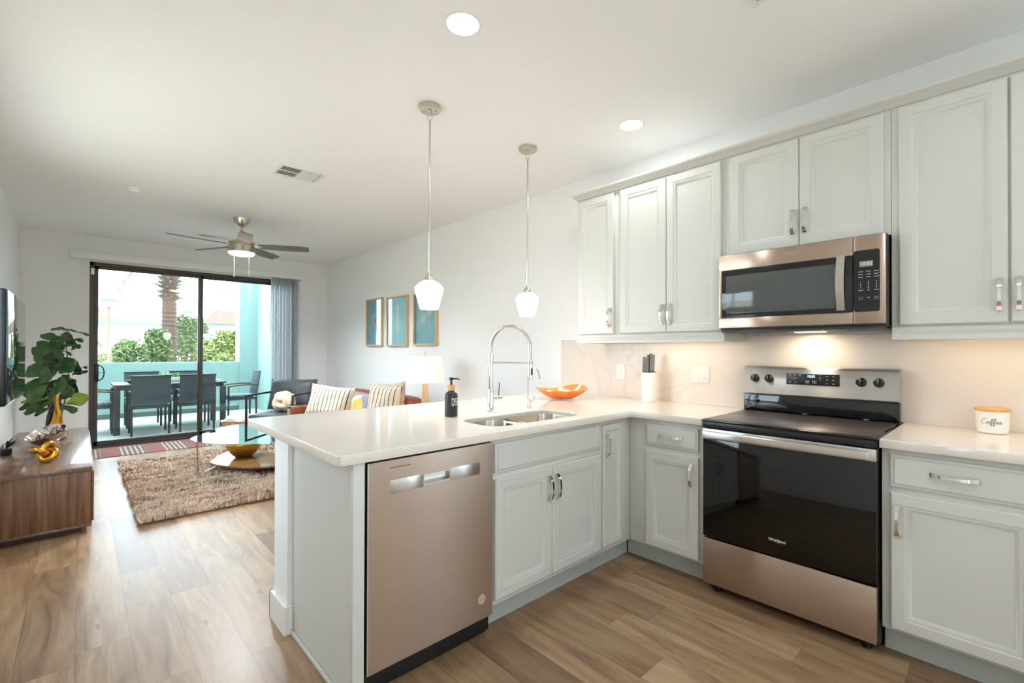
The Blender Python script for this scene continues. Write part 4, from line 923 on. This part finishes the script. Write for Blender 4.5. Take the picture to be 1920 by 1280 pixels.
part(fm, 'leaves', 'leaf', t)
fm = MB(); leaf(fm, pp_(128, 745, -.10), pp_(177, 730, -.14), .075, .05, .04, .1); leaf(fm, pp_(88, 736, -.02), pp_(40, 742, -.06), .03, .6, .05)
part(fm, 'bright_leaves', 'leaf2', t, label='yellow-green sunlit leaves')

# --- rugs
rg = MB(); X0, X1, Y0, Y1 = -2.772, -1.25, 3.965, 6.33
single_rug = thing('shag_rug', 'brown and cream shag rug under the glass coffee table', 'rug', (-2.01, 5.18, 0), world=True)
part(MB().prism(rrect(X0+.03, X1-.03, Y0+.03, Y1-.03, .05, 4), .0005, .018), 'rug_backing', 'rugedge', single_rug)
rnd = random.Random(3); y = Y0+.012; pm = MB()
while y < Y1-.01:
    x = X0+.012+rnd.random()*.02
    while x < X1-.01:
        ln_ = .034+.016*math.sin(9*x+23*y)*math.sin(31*y)
        for k in range(9):
            a = rnd.random()*6.28; s_ = .0045+rnd.random()*.004; hh = ln_*(.75+.5*rnd.random()); px_, py_ = x+rnd.uniform(-.014, .014), y+rnd.uniform(-.010, .010)
            c_, s2 = math.cos(a), math.sin(a); ex, ey = px_+rnd.uniform(-.018, .018), py_+rnd.uniform(-.018, .018)
            pm.add([(px_+c_*s_, py_+s2*s_, .016), (px_-c_*s_, py_-s2*s_, .016), (ex-c_*s_*.7, ey-s2*s_*.7, .016+hh), (ex+c_*s_*.7, ey+s2*s_*.7, .016+hh)], [(0, 1, 2, 3)])
        x += .027
    y += .030
part(pm, 'shag_pile', 'shag', single_rug, smooth=False, kind='stuff')
single(MB(Matrix.Translation((0, 0, 0))).box(-.575, .575, -.325, .325, .0005, .009, .002), 'door_mat', 'doormat', 'red-brown flatweave mat with cream stripes before the patio door', 'mat', loc=None).location = (-2.375, 7.295, 0)

# --- coffee table
t = thing('coffee_table', 'organic shaped glass coffee table with a walnut lower shelf', 'coffee table', (-1.80, 5.05, 0), world=True)
gp = smooth_poly([(-2.288, 5.09), (-2.282, 5.225), (-2.128, 5.49), (-1.96, 5.72), (-1.78, 5.865), (-1.64, 5.82), (-1.50, 5.5), (-1.38, 5.0), (-1.34, 4.55), (-1.42, 4.27), (-1.60, 4.25), (-1.756, 4.372), (-2.004, 4.575), (-2.158, 4.751), (-2.270, 4.96)], 5)
part(MB().prism(gp, .3905, .4005, .002), 'glass_top', 'tableglass', t)
sp_ = smooth_poly([(-2.115, 5.20), (-2.105, 5.30), (-1.98, 5.56), (-1.85, 5.72), (-1.70, 5.74), (-1.57, 5.45), (-1.46, 5.0), (-1.44, 4.72), (-1.55, 4.58), (-1.68, 4.645), (-1.82, 4.72), (-1.947, 4.829), (-2.07, 5.05)], 5)
part(MB().prism(sp_, .112, .131, .003), 'lower_shelf', 'walnut_s', t)
for (tp, bt_, sh_) in (((-2.245, 5.13), (-2.222, 5.20), (-2.06, 5.16)), ((-1.74, 5.79), (-1.78, 5.86), (-1.76, 5.68)), ((-1.46, 4.36), (-1.42, 4.30), (-1.53, 4.62))):
    lg = MB().tube([(tp[0], tp[1], .388), (bt_[0], bt_[1], .022)], .007, 8).tube([(bt_[0], bt_[1], .026), (sh_[0], sh_[1], .112)], .0045, 8).lathe([(.022, .382), (.022, .3895)], (tp[0], tp[1], 0), 16)
    part(lg, 'leg', 'nickel', t)
t = thing('gold_bowl', 'hammered gold bowl on the coffee table lower shelf', 'bowl', (-1.80, 5.30, .1315))
op = [(.05, 0), (.075, .004), (.115, .045), (.150, .105), (.172, .165), (.167, .166), (.142, .108), (.106, .052), (.02, .016)]
part(MB().loops([[(r*math.cos(2*PI*k/44)*1.05, r*math.sin(2*PI*k/44), z+(r/.172)**3*.016*math.cos(2*PI*k/44-.6)) for k in range(44)] for r, z in op]), 'bowl_shell', 'goldleaf', t)

# --- sofa (long axis along y, faces -x)
t = thing('sofa', 'tan leather sofa with a slim light metal frame against the right wall', 'sofa', (-.72, 4.96, 0), world=True)
SF, SB, SN, SFAR = -1.205, -.27, 4.02, 5.845
fm = MB()
for (x, y) in ((SF, SN), (SF, SFAR-.035), (SB-.035, SN), (SB-.035, SFAR-.035)): fm.box(x, x+.035, y, y+.035, 0, .575, .005)
fm.box(SF, SB, SN, SN+.035, .545, .575, .004).box(SF, SB, SFAR-.035, SFAR, .545, .575, .004).box(SF, SF+.035, SN, SFAR, .22, .26, .004).box(SB-.035, SB, SN, SFAR, .22, .26, .004).box(SF, SB, SN, SN+.035, .22, .26, .004).box(SF, SB, SFAR-.035, SFAR, .22, .26, .004)
part(fm, 'frame', 'stainless2', t)
for y in (SN+.006, SFAR-.031): part(MB().box(SF+.032, SB-.03, y-.003, y+.028, .27, .578, .008), 'arm_sling', 'leather', t)
part(MB().box(SB-.055, SB-.012, SN+.036, SFAR-.036, .26, .70, .008), 'back_panel', 'leather', t)
ym = (SN+SFAR)/2
for (a, b_) in ((SN+.042, ym-.003), (ym+.003, SFAR-.042)):
    part(MB().cushion(SF-.01, SB-.06, a, b_, .262, .452, .012, 8), 'seat_cushion', 'leather', t)
    bc = MB().cushion(SB-.26, SB-.06, a, b_, .466, .755, .02, 8, .45); part(bc, 'back_cushion', 'leather', t)
def throw_pillow(nm, w_, h_, th, m, c, face, lean, roll, lb, seed):
    """c = centre; face = direction the front looks to"""
    o = single(MB().pillow(w_/2, h_/2, th/2, 16, .07, .012, seed), nm, m, lb, 'cushion')
    f = Vector(face).normalized(); rz = math.atan2(f.x, -f.y)
    o.matrix_world = Matrix.Translation(c) @ Matrix.Rotation(rz, 4, 'Z') @ Matrix.Rotation(lean, 4, 'X') @ Matrix.Rotation(roll, 4, 'Y')
    return o
throw_pillow('striped_cushion', .56, .40, .17, 'stripe', (-.95, 5.14, .665), -FW-RT*.10, -.32, .10, 'cream pinstriped cushion at the far end of the sofa', 1)
throw_pillow('striped_cushion', .38, .44, .17, 'stripe', (-.72, 4.26, .685), Vector((-.82, -.57, 0)), -.20, .06, 'upright pinstriped cushion at the near end of the sofa', 2)
throw_pillow('patterned_cushion', .40, .44, .12, 'taupe', (-.600, 4.32, .705), Vector((-1, -.35, 0)), -.14, -.10, 'taupe patterned cushion peeking out behind the near pinstriped cushion', 5)
throw_pillow('colour_block_cushion', .44, .30, .14, 'block', (-.68, 4.80, .622), Vector((-1, -.42, 0)), -.30, -.10, 'yellow and grey colour-block cushion between the pinstriped cushions', 3)

# --- side table and lamp
t = thing('side_table', 'small light wood side table at the near end of the sofa', 'table', (-.515, 3.76, 0))
part(MB().lathe([(.23, .525), (.235, .530), (.235, .548), (.23, .552)], n=40), 'table_top', 'ltwood', t)
for a in (.6, 2.7, 4.8): part(MB().cyl((.10*math.cos(a), .10*math.sin(a), .526), (.19*math.cos(a), .19*math.sin(a), 0), .014, .010, 10), 'leg', 'ltwood', t)
t = thing('table_lamp', 'lit table lamp with a white tapered shade beside the sofa', 'lamp', (-.515, 3.76, .5525))
part(MB().lathe([(.075, 0), (.075, .008), (.070, .012)], n=24).tube([(0, 0, .01), (0, 0, .44)], [.058, .026], 4), 'lamp_base', 'ltwood', t)
part(MB().cyl((0, 0, .43), (0, 0, .69), .006), 'lamp_stem', 'nickel', t)
part(MB().lathe([(.012, .665), (.014, .680), (.012, .705), (.004, .710)], n=14), 'finial', 'ltwood', t)
part(MB().lathe([(.196, .400), (.162, .660)], n=44, close0=False, close1=False), 'lamp_shade', 'shade', t)
l = bpy.data.lights.new('lamp_bulb', 'POINT'); l.energy = LAMP_W; l.color = (1, .82, .58); l.shadow_soft_size = .04
lo = bpy.data.objects.new('lamp_bulb', l); COL.objects.link(lo); lo.parent = t; lo.location = (0, 0, .53)

# --- armchair (local: front towards -y)
t = thing('armchair', 'black metal framed armchair with charcoal leather cushions by the blinds', 'armchair', (-1.322, 6.165, 0), -YAW)
t.location = Vector((-1.538, 6.37, 0))*.5+Vector((-1.107, 5.959, 0))*.5
hw = .297
for s_ in (-1, 1):
    x = s_*hw; part(MB().box(x-.011, x+.011, -.011, .011, .0, .70, .002).box(x-.011, x+.011, .011, .73, .677, .70, .002).box(x-.011, x+.011, .011, .73, 0, .022, .002).box(x-.011, x+.011, .708, .73, .022, .677, .002), 'side_frame', 'bronze', t)
part(MB().box(-hw+.011, hw-.011, .02, .045, .335, .360, .002).box(-hw+.011, hw-.011, .66, .685, .300, .325, .002).box(-hw+.011, hw-.011, .706, .73, .56, .585, .002), 'cross_rails', 'bronze', t)
part(MB(Matrix.Rotation(-.05, 4, 'X')).cushion(-.278, .278, -.035, .62, .352, .455, .014, 8), 'seat_cushion', 'blackleather', t)
b_ = MB(Matrix.Translation((0, .60, .655)) @ Matrix.Rotation(-.26, 4, 'X')).pillow(.330, .215, .085, 14, .03, .006, 4); part(b_, 'back_cushion', 'blackleather', t)
t = thing('knot_cushion', 'cream knotted ball cushion sitting in the armchair', 'cushion', Vector(t.location)+RT*.06+FW*.25+UP*.590, -YAW)
kb = MB()
for ax in range(3):
    for o in (-.046, .046):
        pts = []
        for k in range(30):
            a = 2*PI*k/30; rad = .088+.010*math.sin(3*a+ax); p = [rad*math.cos(a), rad*math.sin(a), o+.012*math.sin(2*a+ax)]
            pts.append([p, [p[2], p[0], p[1]], [p[1], p[2], p[0]]][ax])
        kb.tube(pts, .041, 10, True)
part(kb, 'knotted_rope', 'knit', t)

# --- rattan stool with throw
t = thing('woven_stool', 'low woven rattan stool in front of the patio door', 'stool', (-1.42, 7.06, 0), -YAW)
part(MB().box(-.20, .24, -.16, .16, .235, .285, .012).box(-.19, .23, -.15, .15, .215, .236), 'woven_seat', 'rattan', t)
for sx_ in (-.175, .215):
    for sy_ in (-.135, .135): part(MB().cyl((sx_, sy_, .235), (sx_*1.04, sy_*1.04, 0), .018, .013, 10), 'leg', 'rattan', t)
th = MB(); L = []
for i in range(17):
    u = -.21+.47*i/16; row = []
    for j in range(13):
        v = -1+2*j/12; top = .315+.05*math.sin(2.6*(u+.2)+.4)+.018*math.sin(28*u+3*v)+.012*math.sin(9*v+15*u); row.append((u, .17*v, top-.035*abs(v)**4))
    L.append(row)
V = [p for r in L for p in r]+[(p[0], p[1], .2865) for r in L for p in r]; n0 = 17*13; Fc = []
for i in range(16):
    for j in range(12):
        q = (i*13+j, (i+1)*13+j, (i+1)*13+j+1, i*13+j+1); Fc += [q, tuple(n0+k for k in q[::-1])]
for i in range(16):
    for j in (0, 12): a = i*13+j; Fc.append((a, a+13, n0+a+13, n0+a))
for j in range(12):
    for i in (0, 16): a = i*13+j; Fc.append((a, a+1, n0+a+1, n0+a))
tb = thing('knit_throw', 'cream knit throw heaped on the rattan stool', 'blanket', (-1.42, 7.06, 0), -YAW)
part(th.add(V, Fc), 'folded_throw', 'throw', tb)

# --- pictures
def picture(y0, y1, z0, z1, label, kind):
    t = thing('framed_picture', label, 'picture', (-.001, (y0+y1)/2, z0), group='botanical prints on the right wall', world=True)
    e = .022; M = MX(0); u0, u1 = -y1, -y0
    f = MB(M).box(u0, u0+e, z0, z1, .001, .036, .002).box(u1-e, u1, z0, z1, .001, .036, .002).box(u0+e, u1-e, z0, z0+e, .001, .036, .002).box(u0+e, u1-e, z1-e, z1, .001, .036, .002)
    part(f, 'frame', 'ltwood', t)
    art = part(MB(M).box(u0+e-.002, u1-e+.002, z0+e-.002, z1-e+.002, .006, .012), 'art_print', 'art', t)
    mu = MB(M); cu, cz = (u0+u1)/2, (z0+z1)/2; w_ = .0128
    def lf2(bu, bz, tu, tz, wd):
        ax = Vector((tu-bu, tz-bz)); sd = Vector((-ax.y, ax.x)).normalized()*wd; b0 = Vector((bu, bz)); m1 = b0+ax*.45
        mu.loops([[(*(b0), k), (*(m1-sd), k), (tu, tz, k), (*(m1+sd), k)] for k in (.0122, w_)])
    if kind == 0:
        for k in range(9):
            z = cz-.16+.04*k
            for s_ in (-1, 1): lf2(cu, z, cu+s_*.045*(1-.05*k), z+.075, .011)
        mu.box(cu-.003, cu+.003, z0+.12, cz+.24, .0122, w_)
    elif kind == 1:
        for k in range(8): a = -1.3+2.6*k/7; lf2(cu, cz-.02, cu+.11*math.sin(a), cz-.02+.16*math.cos(a), .018)
        mu.box(cu-.003, cu+.003, z0+.06, cz, .0122, w_)
    else:
        for (du, dz) in ((-.06, .02), (.09, .10), (.0, .19)):
            for k in range(7): a = 2*PI*k/7; lf2(cu+du, cz+dz, cu+du+.07*math.cos(a), cz+dz+.075*math.sin(a), .022)
            mu.box(cu+du-.002, cu+du+.002, z0+.10, cz+dz, .0121, .0125)
    part(mu, 'botanical_motif', 'artpink' if kind == 2 else 'artgold', art)
    part(MB(M).box(u0+e-.001, u1-e+.001, z0+e-.001, z1-e+.001, .024, .0262), 'glazing', 'picglass', t)
picture(5.68, 6.175, 1.334, 2.020, 'oak framed print on the right wall, farthest from the kitchen', 1)
picture(4.99, 5.535, 1.330, 2.000, 'oak framed print of a gold feathery leaf, middle of the three', 0)
picture(4.305, 4.83, 1.337, 1.985, 'oak framed print of blush flowers, partly behind the left pendant', 2)

# ================================================================== patio
struct(MB().box(-3.65, .1, YF+.15, 11.6, -.20, -.03), 'patio_floor', 'concrete')
struct(MB().box(-3.3195, -.56, 11.27, 11.45, -.03, 1.022, .004), 'patio_wall', 'teal')
struct(MB().box(-3.3195, -.56, 11.262, 11.2695, -.03, .06), 'baseboard_patio', mat('patio_base_shadow_strip', (96, 106, 102), .9))  # dark strip painting the shadow line along the wall foot
struct(MB().box(-.5595, -.19, 11.25, 11.62, -.03, 3.6), 'patio_pillar', 'teal')
struct(MB().box(-.215, .1, YF+.151, 11.249, -.03, 3.6), 'patio_side_wall', 'teal')
struct(MB().box(-3.60, -3.32, YF+.151, 11.62, -.03, 3.6), 'patio_left_wall', 'teal')
t = thing('patio_table', 'grey metal outdoor dining table on the patio', 'table', (-1.985, 9.4, -.03))
part(MB().box(-.735, .735, -.45, .45, .735, .765, .004).box(-.70, .70, -.42, .42, .680, .735), 'table_top', 'patiometal', t)
for sx_ in (-1, 1):
    for sy_ in (-1, 1): part(MB().box(sx_*.69-.04, sx_*.69+.04, sy_*.41-.035, sy_*.41+.035, 0, .680, .003), 'leg', 'patiometal', t)
def patio_chair():
    t = thing('patio_chair', '', 'chair', (0, 0, -.03), 0, 'outdoor dining chairs')
    # local: seat faces +y, back at y=0
    part(MB().box(-.225, .225, .02, .46, .405, .435, .006).box(-.235, -.215, .0, .47, .395, .435, .003).box(.215, .235, .0, .47, .395, .435, .003), 'seat', 'sling', t)
    part(MB().cushion(-.215, .215, .05, .45, .436, .492, .006, 6), 'seat_cushion', 'patiocush', t)
    bk = MB(Matrix.Translation((0, .01, .46)) @ Matrix.Rotation(.14, 4, 'X')); bk.box(-.24, .24, -.008, .008, .02, .45, .004)
    bk = part(bk, 'backrest', 'sling', t)
    part(MB(Matrix.Translation((0, .01, .46)) @ Matrix.Rotation(.14, 4, 'X')).box(-.245, .245, -.014, .014, .44, .462, .005), 'top_rail', 'patiometal', t)
    for sx_ in (-1, 1):
        part(MB().box(sx_*.225-.014, sx_*.225+.014, -.004, .024, 0, .46, .003), 'leg', 'patiometal', t)
        part(MB().box(sx_*.225-.014, sx_*.225+.014, .44, .468, 0, .64, .003), 'leg', 'patiometal', t)
        part(MB().tube([(sx_*.235, -.03, .665), (sx_*.245, .10, .672), (sx_*.24, .30, .665), (sx_*.228, .47, .645)], .013, 8), 'armrest', 'armwood', t)
    return t
pc = patio_chair()
seats = [(-2.295, 8.67, 0, 'grey patio chair on the near side of the table, left of the door mullion'), (-1.70, 8.70, 0, 'grey patio chair on the near side of the table, behind the door mullion'),
         (-2.29, 10.18, PI, 'grey patio chair across the table, left of the potted herbs'), (-1.66, 10.18, PI, 'grey patio chair across the table, behind the mullion'),
         (-3.17, 9.42, -PI/2, 'grey patio chair at the left end of the outdoor table'), (-.70, 9.50, PI/2, 'grey patio chair at the right end of the outdoor table, by the pillar')]
for i, (x, y, rz, lb) in enumerate(seats):
    c = pc if i == 0 else copy_tree(pc); c.location = (x, y, -.03); c.rotation_euler = (0, 0, rz); c['label'] = lb
t = thing('outdoor_bowl', 'dark grey bowl at the left end of the patio table', 'bowl', (-2.46, 9.25, .7355))
part(MB().lathe([(.05, 0), (.06, .004), (.115, .055), (.110, .056), (.055, .012), (.01, .010)], n=28), 'bowl_shell', 'patiometal', t)
t = thing('herb_planter', 'small white planter of bright green herbs on the patio table', 'plant', (-1.98, 9.45, .7355))
part(MB().box(-.14, .14, -.055, .055, 0, .07, .006), 'planter_box', 'ceramic', t)
hm = MB()
for k in range(170):
    p = Vector((random.uniform(-.13, .13), random.uniform(-.05, .05), random.uniform(.07, .15))); a = random.random()*6.28; e_ = random.uniform(-.6, .9); u_ = Vector((math.cos(a)*math.cos(e_), math.sin(a)*math.cos(e_), math.sin(e_)))*.022; v_ = Vector((-math.sin(a), math.cos(a), .2))*.012
    hm.add([p-u_, p+v_, p+u_, p-v_], [(0, 1, 2, 3)])
part(hm, 'herb_leaves', mat('herb_green', (120, 190, 120), .6), t, smooth=False)
t = thing('dinner_plate', 'pale plate at the right end of the patio table', 'plate', (-1.42, 9.25, .7355)); part(MB().lathe([(.07, 0), (.08, .003), (.135, .014), (.133, .016), (.07, .006), (.01, .006)], n=32), 'plate_disc', 'ceramic', t)

# ================================================================== beyond the patio
struct(MB().loops([[(-90, 11.62, z), (-90, -30, z), (-3.78, -30, z), (-3.78, 11.62, z)][::-1]+[] for z in (-.5, -.25)]), 'ground_side', 'ground')
struct(MB().box(-3.75, 30, -30, YB-.16, -.5, -.25), 'ground_back', 'ground')
struct(MB().box(-90, 110, 11.63, 150, -.5, -.25), 'ground', 'ground')
t = thing('palm_tree', 'tall palm trunk with cut frond stubs beyond the patio wall', 'palm tree', (-.87, 19.61, -.25))
L = []; hh = 0; rndp = random.Random(5)
for k in range(74):
    z = k*.072; r = .235-.012*min(z, 2.4)/2.4*3+(.020 if k % 2 else -.006)+rndp.uniform(-.006, .006); L.append((r if z > .3 else r+.06*(1-z/.3), z))
part(MB().lathe(L, n=26), 'trunk', 'bark', t)
sb = MB()
for k in range(110):
    z = 3.25+k*.0135+rndp.uniform(-.02, .02); a = k*2.399; r = .20; d3 = Vector((math.cos(a), math.sin(a), 0)); s3 = Vector((-math.sin(a), math.cos(a), 0)); b0 = d3*r+UP*z; ln_ = rndp.uniform(.06, .13) if k % 6 else rndp.uniform(.16, .24)
    m1 = b0+d3*ln_*.7+UP*ln_*.5; e1 = b0+d3*ln_*1.25+UP*ln_*(.25 if k % 6 == 0 else .8); sb.tube([b0-d3*.05, m1, e1], [.045, .030, .014], 5)
part(sb, 'frond_stubs', 'boots', t)
fr = MB()
for k in range(26):
    a = k*2.399; el = .9-.065*k; d3 = Vector((math.cos(a), math.sin(a), 0)); L3 = []
    for i in range(9):
        s = i/8*1.7; L3.append(UP*(5.25+s*math.sin(el)-.28*s*s)+d3*(.12+s*math.cos(el)))
    fr.tube(L3, .014, 4)
    for i in range(2, 9):
        for sg in (-1, 1):
            sd = Vector((-math.sin(a), math.cos(a), 0))*sg; q = L3[i]; e1 = q+sd*.42+d3*.25-UP*.14; fr.add([q-d3*.02, q+d3*.03, e1], [(0, 1, 2)])
part(fr, 'crown_fronds', 'hedge', t, smooth=False)
def shrub(x, y, r, h, label, m, n=900, z0=-.25, leafs=.085, seed=1, group='shrubs beyond the patio wall'):
    rn = random.Random(seed); t = thing('garden_shrub', label, 'shrub', (x, y, z0), 0, group); lf = MB()
    lob = [(rn.uniform(-.5, .5)*r, rn.uniform(-.5, .5)*r, h*rn.uniform(.35, .78), rn.uniform(.38, .62)*r) for _ in range(9)]
    for k in range(n):
        cx, cy, cz, cr_ = lob[k % len(lob)]; a = rn.random()*6.28; e_ = math.asin(rn.uniform(-.7, 1)); rr_ = cr_*rn.uniform(.75, 1.08)
        p = Vector((cx+rr_*math.cos(a)*math.cos(e_), cy+rr_*math.sin(a)*math.cos(e_), min(h, max(.05, cz+rr_*math.sin(e_)*(h-cz)/cr_*.9))))
        a2 = rn.random()*6.28; e2 = rn.uniform(-.3, 1.2); u_ = Vector((math.cos(a2)*math.cos(e2), math.sin(a2)*math.cos(e2), math.sin(e2)))*leafs*rn.uniform(.7, 1.3); v_ = u_.cross(Vector((rn.uniform(-1, 1), rn.uniform(-1, 1), rn.uniform(-1, 1)))).normalized()*leafs*.34
        lf.add([p-u_, p+v_, p+u_, p-v_], [(0, 1, 2, 3)])
    part(lf, 'leaves', m, t, smooth=False)
    st_ = MB()
    for (cx, cy, cz, cr_) in lob: st_.tube([(cx*.25, cy*.25, 0), (cx*.7, cy*.7, cz*.6), (cx, cy, cz)], [.03, .02, .012], 5)
    part(st_, 'branches', 'trunk', t)
shrub(-1.95, 17.7, .5, 1.85, 'low green shrub left of the palm trunk', 'hedge', 2400, seed=1)
shrub(-1.30, 18.55, .45, 2.25, 'green shrub partly hidden by the palm trunk', 'hedge', 2400, seed=2)
shrub(-.10, 21.2, .9, 2.85, 'tallest green shrub, right of the palm trunk', 'hedge', 3600, seed=3)
shrub(.0, 17.2, .50, 1.85, 'yellow-green shrub behind the door mullion', 'hedge2', 2600, seed=4)
shrub(.74, 18.6, .62, 2.25, 'yellow-green shrub beside the teal pillar', 'hedge2', 2800, seed=5)
shrub(.30, 16.2, .55, 1.45, 'low yellow-green shrub nearest the patio wall at the right', 'hedge2', 900, seed=6)
shrub(-1.2, 50.3, 1.4, 1.25, 'low distant hedge by the street lamp', 'hedge2', 420, leafs=.16, seed=7)
shrub(-2.6, 59.6, 1.3, 3.1, 'distant round tree at the left edge of the door', 'hedge', 500, leafs=.22, seed=8)
def street_lamp(x, y, h, label):
    t = thing('street_lamp', label, 'street lamp', (x, y, -.25), 0, 'street lamps outside')
    part(MB().lathe([(.13, 0), (.13, .3), (.075, .36), (.06, h-.95), (.09, h-.9), (.05, h-.85), (.16, h-.72), (.10, h-.66)], n=14), 'lamp_post', 'lamppost', t)
    part(MB().lathe([(.15, h-.66), (.30, h-.30), (.28, h-.28)], n=18), 'lantern', 'stuccofar', t)
    part(MB().lathe([(.50, h-.28), (.46, h-.20), (.28, h-.06), (.05, h)], n=20), 'lamp_hat', 'lamphat', t)
street_lamp(-1.64, 43.8, 5.2, 'street lamp with a round hat at the left of the palm')
street_lamp(4.89, 58.3, 5.6, 'more distant street lamp showing over the tall shrub')
def house(x0, x1, y0, y1, ze, zr, label, ridge):
    t = thing('house', label, 'house', ((x0+x1)/2, y0, -.25), 0, 'houses across the street', True)
    wl = part(MB().box(x0, x1, y0, y1, -.25, ze-.3), 'house_walls', 'stuccofar', t)
    part(MB().box(x0-.4, x1+.4, y0-.5, y1+.5, ze-.3, ze), 'fascia', 'fascia', t)
    ym = (y0+y1)/2; a, b_ = ridge
    part(MB().add([(x0-.5, y0-.6, ze), (x1+.5, y0-.6, ze), (x1+.5, y1+.6, ze), (x0-.5, y1+.6, ze), (a, ym, zr), (b_, ym, zr)], [(0, 1, 5, 4), (2, 3, 4, 5), (3, 0, 4), (1, 2, 5), (3, 2, 1, 0)]), 'roof', 'rooftile', t)
    for k in range(3):
        x = x0+(x1-x0)*(.22+.28*k); w_ = part(MB().box(x-.6, x+.6, y0-.06, y0, 1.0, 2.2), 'window', 'white', t); part(MB().box(x-.52, x+.52, y0-.07, y0-.05, 1.08, 2.12), 'window_pane', 'stuccofar', w_)
house(-16, -.3, 67, 78, 4.3, 6.3, 'pale house with an orange tile roof at the left, behind the street lamp', (-11, -1.7))
t = thing('flat_roofed_building', 'long flat-roofed pale building with a green-grey fascia behind the palm', 'building', (0, 62, -.25), world=True)
part(MB().box(-20, 5.4, 62, 65.5, -.25, 3.7), 'building_walls', 'stuccofar', t); part(MB().box(-20.2, 5.6, 61.7, 65.8, 3.7, 4.15), 'fascia', 'fascia', t)
house(6.9, 24, 60.5, 70, 4.1, 6.0, 'pale house with a clay tile roof at the right, beside the pillar', (8.6, 20))
t = thing('parked_car', 'white car parked across the street, left of the palm', 'car', (-1.55, 55.5, -.25))
part(MB().loops([[(s_*.86, y, .35), (s_*.90, y, .75), (s_*.86, y, 1.0)] [::1 if s_ > 0 else -1] for y in (0,) for s_ in (1,)], False, False) if False else MB().box(-.90, .90, -2.1, 2.1, .32, 1.0, .12, 3), 'car_body', 'carwhite', t)
part(MB().loops([[(-.82, -1.3, 1.0), (.82, -1.3, 1.0), (.82, 1.7, 1.0), (-.82, 1.7, 1.0)], [(-.66, -.55, 1.5), (.66, -.55, 1.5), (.66, 1.2, 1.5), (-.66, 1.2, 1.5)]]), 'cabin', 'carglass', t)
part(MB().box(-.66, .66, -.55, 1.2, 1.5, 1.54, .01), 'car_roof', 'carwhite', t)
for sx_ in (-1, 1):
    for y in (-1.35, 1.35): part(MB().cyl((sx_*.70, y, .32), (sx_*.91, y, .32), .32, n=18), 'wheel', 'black', t)
part(MB().box(-.5, .5, -2.12, -2.08, .55, .68, .01), 'grille', 'darkgrey', t)
bpy.context.view_layer.update()
